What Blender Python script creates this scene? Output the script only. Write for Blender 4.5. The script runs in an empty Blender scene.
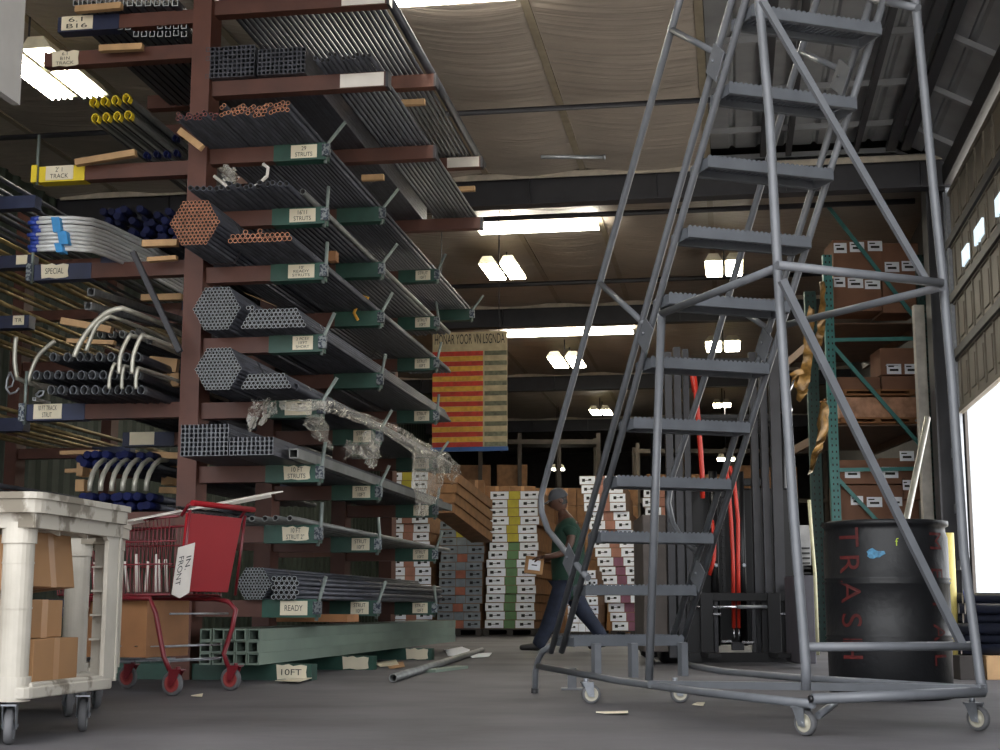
import bpy, bmesh, math, random
from mathutils import Vector, Matrix
random.seed(7)
S = bpy.context.scene
COL = S.collection
PI = math.pi
V3 = Vector
# ---------------------------------------------------------------- camera
FPX, CH = 1450.0, 0.45
PITCH = math.atan(233/1450)
CP, SP = math.cos(PITCH), math.sin(PITCH)
cd = bpy.data.cameras.new('camera'); cam = bpy.data.objects.new('camera', cd); COL.objects.link(cam)
cd.sensor_fit = 'HORIZONTAL'; cd.sensor_width = 36; cd.lens = 36*FPX/1000; cd.clip_start = .05; cd.clip_end = 300
cam.location = (0, 0, CH); cam.rotation_euler = (PI/2+PITCH, 0, 0); S.camera = cam
def ray(x, y):
    a, b = x-500, 375-y
    return V3((a, FPX*CP-b*SP, FPX*SP+b*CP))
def on(x, y, n, c):                    # where the sight line of a photo point meets the plane n.p = c
    r = ray(x, y); n = V3(n); k = (c-n.z*CH)/r.dot(n)
    return V3((0, 0, CH))+r*k
def fl(x, y, z=0): return on(x, y, (0, 0, 1), z)
def at(x, y, D): return on(x, y, (0, 1, 0), D)
YAW = math.atan(234/(FPX/CP))
VD = V3((math.sin(YAW), math.cos(YAW), 0)); UD = V3((math.cos(YAW), -math.sin(YAW), 0)); ZD = V3((0, 0, 1))
def R(u, v, z): return UD*u+VD*v+ZD*z
def ov(x, y, v): return on(x, y, VD, v)     # on a plane across the racks
def ou(x, y, u): return on(x, y, UD, u)     # on a plane along the racks
def uvz(p): return (p.dot(UD), p.dot(VD), p.z)
# ---------------------------------------------------------------- materials
MATS = {}
def mat(name, col, rough=.6, metal=0, var=.12, scale=8, bump=0, col2=None, spec=.5, detail=4, stretch=(1,1,1), emit=None, estr=0, alpha=1, trans=0, thr=None):
    if name in MATS: return MATS[name]
    m = bpy.data.materials.new(name); m.use_nodes = True; nt = m.node_tree; N = nt.nodes; L = nt.links
    b = N['Principled BSDF']; b.inputs['Roughness'].default_value = rough; b.inputs['Metallic'].default_value = metal
    b.inputs['Specular IOR Level'].default_value = spec
    tc = N.new('ShaderNodeTexCoord'); mp = N.new('ShaderNodeMapping'); mp.inputs['Scale'].default_value = stretch
    oi = N.new('ShaderNodeObjectInfo')
    L.new(tc.outputs['Object'], mp.inputs['Vector'])
    ad = N.new('ShaderNodeVectorMath'); ad.operation = 'ADD'; L.new(mp.outputs[0], ad.inputs[0])
    sc = N.new('ShaderNodeVectorMath'); sc.operation = 'SCALE'; sc.inputs[3].default_value = 37
    cb = N.new('ShaderNodeCombineXYZ'); L.new(oi.outputs['Random'], cb.inputs[0]); L.new(oi.outputs['Random'], cb.inputs[1])
    L.new(cb.outputs[0], sc.inputs[0]); L.new(sc.outputs[0], ad.inputs[1])
    nz = N.new('ShaderNodeTexNoise'); nz.inputs['Scale'].default_value = scale; nz.inputs['Detail'].default_value = detail
    L.new(ad.outputs[0], nz.inputs['Vector'])
    rp = N.new('ShaderNodeValToRGB')
    c = V3(col[:3])
    lo = c*(1-var*2) if col2 is None else V3(col2[:3]); hi = c*(1+var) if col2 is None else c
    lo = [max(0, x) for x in lo]; hi = [min(1, x) for x in hi]
    a, bb = (.3, .7) if thr is None else (thr-.04, thr+.04)
    rp.color_ramp.elements[0].position = a; rp.color_ramp.elements[1].position = bb
    rp.color_ramp.elements[0].color = (*lo, 1); rp.color_ramp.elements[1].color = (*hi, 1)
    L.new(nz.outputs['Fac'], rp.inputs[0])
    hs = N.new('ShaderNodeHueSaturation'); L.new(rp.outputs[0], hs.inputs['Color'])
    mr = N.new('ShaderNodeMapRange'); mr.inputs[3].default_value = 1-var; mr.inputs[4].default_value = 1+var
    L.new(oi.outputs['Random'], mr.inputs[0]); L.new(mr.outputs[0], hs.inputs['Value'])
    L.new(hs.outputs[0], b.inputs['Base Color'])
    if bump:
        bp = N.new('ShaderNodeBump'); bp.inputs['Strength'].default_value = bump; bp.inputs['Distance'].default_value = .01
        n2 = N.new('ShaderNodeTexNoise'); n2.inputs['Scale'].default_value = scale*5; n2.inputs['Detail'].default_value = 5
        L.new(ad.outputs[0], n2.inputs['Vector']); L.new(n2.outputs['Fac'], bp.inputs['Height']); L.new(bp.outputs[0], b.inputs['Normal'])
    if emit is not None:
        b.inputs['Emission Color'].default_value = (*emit, 1); b.inputs['Emission Strength'].default_value = estr
    if alpha < 1: b.inputs['Alpha'].default_value = alpha
    if trans: b.inputs['Transmission Weight'].default_value = trans
    MATS[name] = m; return m
def srgb(r, g, b): return tuple((x/255/12.92 if x/255 <= .04045 else ((x/255+.055)/1.055)**2.4) for x in (r, g, b))
# ---------------------------------------------------------------- mesh builder
def frame(d):
    d = d.normalized(); a = V3((0, 0, 1)) if abs(d.z) < .95 else V3((1, 0, 0))
    x = a.cross(d).normalized(); return x, d.cross(x).normalized()
class MB:
    def __init__(s): s.v = []; s.f = []; s.mi = []; s.m = 0; s.sm = []; s.smooth = False
    def add(s, vs, fs):
        o = len(s.v); s.v += [V3(p) for p in vs]; s.f += [tuple(i+o for i in f) for f in fs]; s.mi += [s.m]*len(fs); s.sm += [s.smooth]*len(fs); return s
    def hexa(s, p):  # 8 points: bottom loop 0-3, top loop 4-7
        return s.add(p, [(0,3,2,1),(4,5,6,7),(0,1,5,4),(1,2,6,5),(2,3,7,6),(3,0,4,7)])
    def box(s, c, size, ax=None):
        ax = ax or (V3((1,0,0)), V3((0,1,0)), V3((0,0,1))); c = V3(c); a, b, d = [ax[i]*size[i]/2 for i in range(3)]
        return s.hexa([c-a-b-d, c+a-b-d, c+a+b-d, c-a+b-d, c-a-b+d, c+a-b+d, c+a+b+d, c-a+b+d])
    def rbox(s, c, size, ax=None, r=.01, seg=2):   # box with rounded edges around the third axis
        ax = ax or (V3((1,0,0)), V3((0,1,0)), V3((0,0,1))); c = V3(c); hx, hy = size[0]/2, size[1]/2; r = min(r, hx*.99, hy*.99)
        o = []
        for k, (sx, sy) in enumerate(((1,1),(-1,1),(-1,-1),(1,-1))):
            for i in range(seg+1):
                t = PI/2*(k+i/seg); o.append((sx*(hx-r)+r*math.cos(t), sy*(hy-r)+r*math.sin(t)))
        return s.prism(o, c-ax[2]*size[2]/2, ax[0], ax[1], ax[2]*size[2])
    def ubox(s, u0, u1, v0, v1, z0, z1):
        return s.box(R((u0+u1)/2, (v0+v1)/2, (z0+z1)/2), (abs(u1-u0), abs(v1-v0), abs(z1-z0)), (UD, VD, ZD))
    def prism(s, outline, base, ax, ay, ext, cap=True):
        n = len(outline); base = V3(base)
        vs = [base+ax*x+ay*y for x, y in outline]; vs += [p+ext for p in vs]
        fs = [(i, (i+1) % n, n+(i+1) % n, n+i) for i in range(n)]
        if cap: fs += [tuple(range(n-1, -1, -1)), tuple(range(n, 2*n))]
        return s.add(vs, fs)
    def tube(s, pts, r, seg=10, cap=True, rs=None, sy=1):
        pts = [V3(p) for p in pts]; n = len(pts); rings = []
        x = None
        for i, p in enumerate(pts):
            d = (pts[min(i+1, n-1)]-pts[max(i-1, 0)])
            if d.length < 1e-9: d = V3((0,0,1))
            d.normalize()
            if x is None: x, y = frame(d)
            else:
                x = (x-d*x.dot(d)).normalized(); y = d.cross(x)
            k = 1
            if 0 < i < n-1:
                a = (pts[i]-pts[i-1]).normalized(); ca = max(.5, a.dot(d)); k = 1/ca
            rr = (rs[i] if rs else r)
            rings.append([p+x*rr*math.cos(2*PI*j/seg)+y*rr*sy*math.sin(2*PI*j/seg) for j in range(seg)])
        vs = [q for g in rings for q in g]
        fs = [(i*seg+j, i*seg+(j+1) % seg, (i+1)*seg+(j+1) % seg, (i+1)*seg+j) for i in range(n-1) for j in range(seg)]
        sm = s.smooth; s.smooth = True; s.add(vs, fs); s.smooth = sm
        if cap: s.add([q for q in rings[0]], [tuple(range(seg-1, -1, -1))]); s.add([q for q in rings[-1]], [tuple(range(seg))])
        return s
    def pipe(s, p0, p1, r, t=.15, seg=8, inner=.5):     # hollow straight tube with open ends
        p0, p1 = V3(p0), V3(p1); d = p1-p0; x, y = frame(d); dn = d.normalized(); ri = r*(1-t)
        def ring(c, q): return [c+x*q*math.cos(2*PI*j/seg)+y*q*math.sin(2*PI*j/seg) for j in range(seg)]
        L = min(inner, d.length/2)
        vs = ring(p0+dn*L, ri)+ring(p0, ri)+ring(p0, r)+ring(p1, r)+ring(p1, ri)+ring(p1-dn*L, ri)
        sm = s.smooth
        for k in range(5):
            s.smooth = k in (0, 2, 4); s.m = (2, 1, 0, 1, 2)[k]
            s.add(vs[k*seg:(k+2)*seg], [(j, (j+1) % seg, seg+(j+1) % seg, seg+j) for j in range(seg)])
        s.smooth = sm; s.m = 0; return s
    def lathe(s, prof, c, axis=None, seg=32, caps=True):
        axis = axis or V3((0,0,1)); x, y = frame(axis); c = V3(c); n = len(prof)
        vs = [c+axis*z+(x*math.cos(2*PI*j/seg)+y*math.sin(2*PI*j/seg))*r for r, z in prof for j in range(seg)]
        fs = [(i*seg+j, i*seg+(j+1) % seg, (i+1)*seg+(j+1) % seg, (i+1)*seg+j) for i in range(n-1) for j in range(seg)]
        sm = s.smooth; s.smooth = True; s.add(vs, fs); s.smooth = sm
        if caps:
            s.add(vs[:seg], [tuple(range(seg-1, -1, -1))]); s.add(vs[-seg:], [tuple(range(seg))])
        return s
    def quad(s, a, b, c, d): return s.add([a, b, c, d], [(0,1,2,3)])
    def build(s, name, m, parent=None, bevel=0, wire=None):
        ms = m if isinstance(m, (list, tuple)) else [m]
        lo = V3([min(p[i] for p in s.v) for i in range(3)]); hi = V3([max(p[i] for p in s.v) for i in range(3)])
        c = (lo+hi)/2
        if parent is None: c.z = lo.z
        me = bpy.data.meshes.new(name); me.from_pydata([p-c for p in s.v], [], s.f)
        for q in ms: me.materials.append(q)
        me.polygons.foreach_set('material_index', s.mi); me.polygons.foreach_set('use_smooth', s.sm)
        bm = bmesh.new(); bm.from_mesh(me); bmesh.ops.remove_doubles(bm, verts=bm.verts, dist=1e-5)
        bmesh.ops.recalc_face_normals(bm, faces=bm.faces); bm.to_mesh(me); bm.free()
        o = bpy.data.objects.new(name, me); COL.objects.link(o); o.location = c
        if parent: attach(o, parent)
        if bevel:
            b = o.modifiers.new('bevel', 'BEVEL'); b.width = bevel; b.segments = 2; b.limit_method = 'ANGLE'; b.angle_limit = .6
        return o
def wm(o):
    return (wm(o.parent) @ o.matrix_parent_inverse @ o.matrix_basis) if o.parent else o.matrix_basis.copy()
def attach(o, p):
    o.parent = p; o.matrix_parent_inverse = wm(p).inverted()
def thing(name, label, cat, loc, group=None, kind=None, rz=0):
    o = bpy.data.objects.new(name, None); COL.objects.link(o); o.location = loc; o.rotation_euler = (0, 0, rz); o.empty_display_size = .05
    return tag(o, label, cat, group, kind)
def tag(o, label=None, cat=None, group=None, kind=None):
    if label: o['label'] = label
    if cat: o['category'] = cat
    if group: o['group'] = group
    if kind: o['kind'] = kind
    return o
def struct(name, mb, m, label=None, **k):
    o = mb.build(name, m, **k); o['kind'] = 'structure'
    if label: o['label'] = label; 
    return o
CH_ = {}
def kids(o): return [c for c in COL.objects if c.parent == o]
def copy_tree(o, ch, parent=None):        # ch: {name: [children]} looked up once
    c = o.copy(); COL.objects.link(c)
    if parent: c.parent = parent; c.matrix_parent_inverse = o.matrix_parent_inverse.copy()
    for k in ch.get(o.name, []): copy_tree(k, ch, c)
    return c
def childmap(o):
    d = {}
    def rec(x):
        ks = kids(x)
        if ks: d[x.name] = ks
        for k in ks: rec(k)
    rec(o); return d
def dup(o, ch, M, label=None, group=None):   # copy of thing o moved by world matrix M
    c = copy_tree(o, ch); c.matrix_basis = M @ o.matrix_basis
    if label: c['label'] = label
    if group: c['group'] = group
    return c
def T(v): return Matrix.Translation(V3(v))
def turn(pivot, ang, axis='Z'): return T(pivot) @ Matrix.Rotation(ang, 4, axis) @ T(-V3(pivot))
def text_mesh(body, size, name='lettering', align='CENTER', spacing=1.0):
    cu = bpy.data.curves.new(name, 'FONT'); cu.body = body; cu.size = size; cu.align_x = align; cu.align_y = 'CENTER'; cu.extrude = 0; cu.space_line = spacing
    o = bpy.data.objects.new(name, cu); COL.objects.link(o); bpy.context.view_layer.update()
    dg = bpy.context.evaluated_depsgraph_get(); me = bpy.data.meshes.new_from_object(o.evaluated_get(dg))
    vs = [v.co.copy() for v in me.vertices]; fs = [tuple(p.vertices) for p in me.polygons]
    bpy.data.objects.remove(o); bpy.data.curves.remove(cu); bpy.data.meshes.remove(me)
    return vs, fs
def write(mb, body, size, c, ax, ay, n, th=.0015, spacing=1.0, fit=None):   # lettering standing on a surface
    vs, fs = text_mesh(body, size, spacing=spacing)
    if fit:
        w = max(p.x for p in vs)-min(p.x for p in vs); h = max(p.y for p in vs)-min(p.y for p in vs); kx, ky = fit[0]/w, fit[1]/h
        cy = (max(p.y for p in vs)+min(p.y for p in vs))/2; cx = (max(p.x for p in vs)+min(p.x for p in vs))/2
    else: kx = ky = 1; cx = cy = 0
    mb.add([V3(c)+ax*(p.x-cx)*kx+ay*(p.y-cy)*ky+n*th for p in vs], fs)
# ================================================================ materials
M_floor = mat('floor_asphalt', srgb(94,92,95), rough=.75, var=.1, scale=1.2, col2=srgb(62,60,62), bump=.5, detail=8)
M_film = mat('insulation_film', srgb(158,148,138), rough=.42, var=.06, scale=2.2, stretch=(1,1,1), bump=.3)
def film_mat():
    m = mat('insulation_film', srgb(216,203,190), rough=.45, var=.05, scale=1.2)
    nt = m.node_tree; N, L = nt.nodes, nt.links; b = N['Principled BSDF']
    tc = N.new('ShaderNodeTexCoord'); mp = N.new('ShaderNodeMapping'); mp.inputs['Rotation'].default_value = (0, 0, YAW); mp.inputs['Scale'].default_value = (.35, 9, 1)
    nz = N.new('ShaderNodeTexNoise'); nz.inputs['Scale'].default_value = 1.6; nz.inputs['Detail'].default_value = 6
    L.new(tc.outputs['Object'], mp.inputs[0]); L.new(mp.outputs[0], nz.inputs['Vector'])
    bp = N.new('ShaderNodeBump'); bp.inputs['Strength'].default_value = .55; bp.inputs['Distance'].default_value = .05
    L.new(nz.outputs['Fac'], bp.inputs['Height']); L.new(bp.outputs[0], b.inputs['Normal']); return m
film_mat()
M_deck = mat('roof_deck', srgb(150,152,156), rough=.45, metal=.35, var=.08, scale=3)
M_steel_d = mat('dark_frame_steel', srgb(44,44,50), rough=.5, var=.08)
M_purlin = mat('purlin_steel', srgb(140,130,112), rough=.5, var=.1)
M_flange = mat('pale_flange', srgb(190,180,165), rough=.5)
M_wallg = mat('green_wall_sheet', srgb(48,58,48), rough=.6, var=.15)
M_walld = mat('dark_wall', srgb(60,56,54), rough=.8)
M_door = mat('door_panel', srgb(122,114,102), rough=.55, var=.08, scale=4)
M_dframe = mat('door_rail', srgb(62,60,62), rough=.5)
M_brown = mat('rack_brown', srgb(84,48,37), rough=.55, var=.12, scale=5, bump=.1)
M_rgreen = mat('rack_green', srgb(30,72,60), rough=.5, var=.15)
M_rblue = mat('rack_blue', srgb(30,38,68), rough=.5, var=.15)
M_ryel = mat('rack_yellow', srgb(222,196,40), rough=.5, var=.06)
M_label = mat('label_card', srgb(225,215,190), rough=.6, var=.04)
M_white = mat('white_paint', srgb(222,216,208), rough=.5, var=.04)
M_ink = mat('black_ink', srgb(22,22,22), rough=.6, var=0)
M_galv = mat('galvanised', srgb(148,152,158), rough=.38, metal=.6, var=.1, scale=20)
M_pipe_d = mat('dark_pipe', srgb(66,68,76), rough=.48, metal=.3, var=.22, scale=4)
M_pipe_g = mat('grey_pipe', srgb(116,118,116), rough=.45, metal=.3, var=.15, scale=6)
M_rust = mat('rusty_tube', srgb(178,118,88), rough=.6, metal=.15, var=.2, scale=12)
M_red_t = mat('red_tube', srgb(150,90,84), rough=.5, metal=.3, var=.3, scale=9)
M_sq = mat('black_square_tube', srgb(74,76,84), rough=.4, metal=.4, var=.2)
M_greenst = mat('grey_green_steel', srgb(126,142,130), rough=.5, metal=.2, var=.08, scale=2)
M_wood = mat('pine', srgb(186,150,108), rough=.7, var=.12, scale=6, stretch=(1,6,1))
M_ladder = mat('ladder_grey', srgb(105,108,113), rough=.4, metal=.0, var=.06, scale=14)
M_rubber = mat('grey_rubber', srgb(92,92,94), rough=.7, var=.1)
M_hub = mat('cream_hub', srgb(176,171,154), rough=.5, var=.05)
M_drum = mat('black_drum', srgb(20,21,24), rough=.5, var=.12, scale=4, bump=.35)
M_graf = mat('red_spray', srgb(92,30,28), rough=.6, var=.2, scale=30)
M_blk = mat('black_paint', srgb(26,26,28), rough=.45, var=.1)
M_skyl = mat('skylight_panel', (1,.97,.88), rough=.5, emit=(1,.95,.82), estr=9.0)
M_tube = mat('fluorescent_tube', (1,1,.95), rough=.5, emit=(1,.97,.85), estr=16.0)
M_lampw = mat('lamp_housing', srgb(214,206,180), rough=.5)
# ================================================================ setting
ZC = 5.45; UW = 2.5
mb = MB(); mb.ubox(-9, UW+.1, -4, 48, -.1, 0); struct('floor', mb, M_floor)
M_out = mat('outside_concrete', srgb(196,192,184), rough=.8, scale=1)
mb = MB(); mb.box((0,0,-.16),(160,200,.1)); g = struct('trim_12', mb, M_out)
# insulated ceiling: film sagging between the purlins, wrinkled across
pur = [-9.0,-7.2,-5.8,-4.25,-2.7,-1.58,-.17]
def film(name, ulist, v0, v1):
    mb = MB(); mb.smooth = True
    us = []
    for a, b in zip(ulist[:-1], ulist[1:]):
        for i in range(10): us.append((a+(b-a)*i/10, i/10))
    us.append((ulist[-1], 0))
    nv = int((v1-v0)/.09); rnd = random.Random(3)
    wr = [rnd.uniform(-.012, .012) for _ in range(nv+1)]
    vs = []
    for j in range(nv+1):
        v = v0+(v1-v0)*j/nv; seam = .03*max(0, 1-abs(((v-v0) % 1.25)-.6)/.09)
        for u, t in us: vs.append(R(u, v, ZC-.05-(.07+wr[j]*.5)*math.sin(PI*t)-seam*.35))
    n = len(us); fs = [(j*n+i, j*n+i+1, (j+1)*n+i+1, (j+1)*n+i) for j in range(nv) for i in range(n-1)]
    mb.add(vs, fs); return struct(name, mb, M_film)
film('ceiling', pur, 2, 15.9)
film('ceiling', pur[1:]+[1.2, UW], 16.1, 46)
mb = MB(); mb.ubox(-9, UW+.1, 2, 47, ZC+.25, ZC+.3); struct('ceiling', mb, M_walld)
for i, u in enumerate(pur[1:]):
    mb = MB(); mb.ubox(u-.035, u+.035, 2, 46, ZC-.07, ZC+.1); struct('trim_%d' % (20+i), mb, M_purlin)
# bare metal deck on the right, ribs run along the building
mb = MB(); prof = []
u = -.13
def zroof(u): return ZC+.12 if u < 1.9 else ZC+.12-(u-1.9)*.55
while u < UW:
    for du, dz in ((0,0),(.2,0),(.225,.03),(.25,.03),(.275,0)): prof.append((u+du, zroof(u+du)+dz))
    u += .3
n = len(prof); mb.add([R(a, 2, b) for a, b in prof]+[R(a, 15.95, b) for a, b in prof], [(i, i+1, n+i+1, n+i) for i in range(n-1)])
struct('ceiling', mb, M_deck)
k = 40
for y in (-70, -15, 40, 90, 130, 157):
    v = uvz(fl(880, y, ZC+.02))[1]
    mb = MB(); mb.hexa([R(-.13, v-.03, ZC+.06), R(1.9, v-.03, ZC+.06), R(1.9, v+.03, ZC+.06), R(-.13, v+.03, ZC+.06), R(-.13, v-.03, ZC+.12), R(1.9, v-.03, ZC+.12), R(1.9, v+.03, ZC+.12), R(-.13, v+.03, ZC+.12)])
    mb.hexa([R(1.9, v-.03, ZC+.06), R(UW, v-.03, ZC-.27), R(UW, v+.03, ZC-.27), R(1.9, v+.03, ZC+.06), R(1.9, v-.03, ZC+.12), R(UW, v-.03, ZC-.21), R(UW, v+.03, ZC-.21), R(1.9, v+.03, ZC+.12)])
    struct('trim_%d' % k, mb, M_deck); k += 1
for uu, w in ((1.82,.05),(1.98,.05),(.45,.04),(.72,.03),(1.45,.03)):
    mb = MB(); mb.ubox(uu-w, uu+w, 2, 15.8, ZC-.05, ZC+.02 if uu < 1.9 else ZC-.0); struct('trim_%d' % k, mb, M_steel_d); k += 1
# transverse frames
for i, v in enumerate((16.0, 23.2, 30.3, 37.5)):
    mb = MB(); mb.ubox(-9, UW, v-.012, v+.012, ZC-.42, ZC-.03); mb.ubox(-9, UW, v-.1, v+.1, ZC-.44, ZC-.42); 
    for q in range(8): uu = -8+q*1.45; mb.ubox(uu-.005, uu+.005, v-.09, v+.09, ZC-.42, ZC-.05)
    struct('trim_%d' % (60+i), mb, M_steel_d)
    z1 = ov(700, 165, 15.9).z; z0 = ov(700, 171, 15.9).z; mb = MB(); mb.ubox(-7.9, UW-.02, v-.13, v-.11, z0, z1); mb.ubox(-7.9, UW-.02, v-.13, v+.13, z1-.01, z1); struct('trim_%d' % (70+i), mb, M_flange)
for i, (y, v) in enumerate(((108, 14.05), (216, 18.2), (283, 21.6))):
    p = fl(560, y, 5.18 if i == 0 else 5.24); v = uvz(p)[1]; mb = MB(); mb.tube([R(-7.8, v, p.z), R(UW-.25 if i else .0, v, p.z)], .028 if i == 0 else .035, 8)
    o = mb.build('sprinkler_pipe', M_steel_d); tag(o, ['black sprinkler pipe under the ceiling nearest the camera, in front of the first beam','black sprinkler pipe just behind the first roof beam','black sprinkler pipe in front of the second roof beam'][i], 'pipe', 'sprinkler pipes under the ceiling')
mb = MB(); a = at(541, 157, 13.6); b = at(605, 157, 13.7); mb.tube([a, b], .02, 8); mb.tube([b-(b-a)*.03, b+(b-a)*.005], .028, 8)
tag(mb.build('hanging_rod', M_galv), 'short grey rod hanging level under the ceiling film, below the sprinkler pipe', 'rod')
mb = MB(); mb.tube([at(478, 100, 13.9), at(480, 107, 13.9), at(488, 109, 13.9), at(514, 108, 13.9)], .022, 8)
tag(mb.build('pipe_branch', M_steel_d), 'short black bent pipe branch above the long sprinkler pipe', 'pipe')
# walls
mb = MB(); prof = []; u = -4.0
while u < 48:
    for du, dd in ((0,0),(.06,.035),(.12,.035),(.18,0)): prof.append((u+du, dd))
    u += .3
n = len(prof)
mb.add([R(-8+d, v, 0) for v, d in prof]+[R(-8+d, v, 6) for v, d in prof], [(i, i+1, n+i+1, n+i) for i in range(n-1)])
struct('wall_left', mb, M_wallg)
mb = MB(); mb.ubox(-9, UW+.2, 46, 46.2, 0, 6); struct('wall_back', mb, M_walld)
ZB = 2.28/4.68*5.0  # door bottom
ZB = uvz(ou(966, 413, UW))[2]; VJ = uvz(ou(966, 413, UW))[1]
VC = 16.5
mb = MB(); mb.ubox(UW, UW+.03, VJ+.1, 46, 0, 5.7); mb.ubox(UW, UW+.03, 8.6, VJ+.1, 5.3, 5.7); mb.ubox(UW, UW+.03, 2.0, 8.6, 0, 5.7)
struct('wall_right', mb, M_walld)
mb = MB(); mb.ubox(UW-.12, UW, 2, VJ, 5.02, 5.24); struct('trim_80', mb, M_dframe)      # eave rail
mb = MB(); mb.ubox(2.24, 2.26, VC-.2, VC+.2, 0, ZC-.05); mb.ubox(2.47, 2.49, VC-.2, VC+.2, 0, ZC-.05); mb.ubox(2.26, 2.48, VC-.01, VC+.01, 0, ZC-.05)
struct('trim_81', mb, M_steel_d)
# far edge: dark fascia behind the column
mb = MB(); mb.ubox(2.3, UW, VC+.25, VC+.35, 0, ZC); struct('trim_82', mb, M_steel_d)
# sectional door, raised half way
d = thing('door_1', None, None, R(UW, 13, 0)); d['kind'] = 'structure'
v0, v1 = 8.7, VJ+.12
zs = [ZB, ZB+.62, ZB+1.24, ZB+1.86, ZB+2.45]
for i in range(4):
    z0, z1 = zs[i], zs[i+1]-.012
    mb = MB(); u0 = UW-.06
    mb.ubox(u0, u0+.04, v0, v1, z0, z1)
    mb.ubox(u0-.02, u0+.01, v0, v1, z0, z0+.05); mb.ubox(u0-.02, u0+.01, v0, v1, z1-.05, z1)
    v = v0
    while v < v1-.05: mb.ubox(u0-.015, u0+.01, v, v+.03, z0, z1); v += .5
    v = v0+.12
    while v < v1-.3: mb.ubox(u0-.012, u0, v, v+.28, z0+.14, z1-.14); v += .5
    mb.build('door_panel', M_door, d)
for z in zs[1:4]:
    mb = MB(); mb.ubox(UW-.11, UW-.06, v0, v1, z-.045, z+.045); mb.build('door_rail', M_dframe, d)
M_glow = mat('daylit_pane', (.9,.95,1), rough=.3, emit=(.7,.88,1), estr=.32)
for (xa, xb, ym) in ((962,968,255),(974,983,232),(995,1003,203)):
    va = uvz(ou(xa, ym, UW-.085))[1]; vb = uvz(ou(xb, ym, UW-.085))[1]; zm = ou((xa+xb)/2, ym, UW-.085).z
    mb = MB(); mb.ubox(UW-.09, UW-.06, min(va, vb), max(va, vb), zm-.08, zm+.08); mb.build('window_pane', M_glow, d)
mb = MB(); 
for vv in (VJ+.02, VJ+.2): mb.ubox(UW-.1, UW-.04, vv-.03, vv+.03, 0, 5)
mb.build('track', M_galv, d)
for z in (.9, 1.5, 2.1):
    mb = MB(); mb.ubox(UW-.14, UW-.1, VJ-.02, VJ+.2, z-.05, z+.05); mb.build('track_bracket', M_galv, d)
# outside the open door
M_trail = mat('white_trailer', srgb(150,166,176), rough=.4, var=.03)
t = thing('gate_panel', 'tall white panel standing outside the open door near the right edge', 'panel', R(3.2, 18, 0))
mb = MB(); ua = (968-734)/1468*18; ub = (992-734)/1468*18; mb.ubox(ua, ub, 18, 18.12, .05, 4.2); mb.build('panel', M_trail, t)
mb = MB(); mb.ubox(ua-.05, ua, 18, 18.14, 0, 4.3); mb.ubox(ub, ub+.04, 18, 18.14, 0, 4.3); mb.build('panel_frame', M_galv, t)
mb = MB(); mb.ubox(ub+.04, ub+3, 20.4, 20.5, 1.7, 1.85); mb.ubox(ub+1.5, ub+1.6, 20.4, 20.5, 0, 1.85); tag(mb.build('dark_rail', M_blk), 'dark horizontal rail outside the door at the right edge', 'rail')
mb = MB(); rnd = random.Random(5); M_leaf = mat('leaf', srgb(120,150,70), rough=.6, var=.3)
for i in range(900):
    c = R(6.2+rnd.gauss(0,.9), 24+rnd.gauss(0,.7), abs(rnd.gauss(1.2,.9))+.1); a = V3((rnd.uniform(-1,1),rnd.uniform(-1,1),rnd.uniform(-1,1)))*.12; b = V3((rnd.uniform(-1,1),rnd.uniform(-1,1),rnd.uniform(-1,1)))*.12
    mb.quad(c, c+a, c+a+b, c+b)
tag(mb.build('bush', M_leaf), 'green leafy bush outside the open door, at right edge of the photo', 'bush')
# skylights
def skyl(i, x0, x1, y0, y1, z=ZC-.16):
    a = uvz(fl(x0, y1, z)); b = uvz(fl(x1, y1, z)); c = uvz(fl(x1, y0, z))
    mb = MB(); mb.ubox(a[0], b[0], min(a[1], c[1]), max(a[1], c[1]), z-.01, z+.01); struct('window_%d' % i, mb, M_skyl)
skyl(1, 388, 519, -60, 7); skyl(2, 481, 601, 221, 234); skyl(3, 505, 635, 330.5, 337); skyl(4, 545, 640, 388, 391)
# fluorescent fixtures
M_diff = mat('light_diffuser', (1,1,.95), emit=(1,.95,.78), estr=13.0, var=0)
def lamp(x, y, w, l, z, label, tubes=4, rot=0):
    c = fl(x, y, z); u, v, _ = uvz(c)
    t = thing('fluorescent_light', label, 'ceiling light', R(u, v, z), 'fluorescent lights under the roof')
    for s in (-1, 1):
        cu = u+s*w*.27
        mb = MB(); h = w*.24
        mb.hexa([R(cu-h, v-l/2, z), R(cu+h, v-l/2, z), R(cu+h, v+l/2, z), R(cu-h, v+l/2, z), R(cu-h*.5, v-l/2, z+.1), R(cu+h*.5, v-l/2, z+.1), R(cu+h*.5, v+l/2, z+.1), R(cu-h*.5, v+l/2, z+.1)])
        f = mb.build('reflector', M_lampw, t)
        if tubes < 8:
            mb = MB(); mb.box(R(cu, v, z-.012), (h*1.7, l*.96, .015), (UD, VD, ZD)); mb.build('diffuser', M_diff, f)
        for q in range(tubes//2 if tubes == 8 else 0):
            uu = cu+(q-(tubes/2-1)/2)*h*1.5/max(1, tubes/2-.5)
            mb = MB(); mb.tube([R(uu, v-l/2+.03, z-.02), R(uu, v+l/2-.03, z-.02)], .009, 6); mb.build('tube', M_tube, f)
    mb = MB()
    for s in (-1, 1): mb.tube([R(u, v+s*l*.35, z+.1), R(u, v+s*l*.35, ZC-.1)], .01, 5)
    mb.build('hanger', M_steel_d, t)
lamp(50, 74, .56, 1.15, 5.0, 'long bright four-tube ceiling light at the upper left, behind the rack arms', 8)
lamp(503, 271, .52, .95, 5.0, 'pair of bright ceiling lights left of the ladder, behind the first beam')
lamp(567, 362, .62, 1.2, 5.0, 'ceiling light just below the long narrow skylight, left of the ladder')
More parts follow.
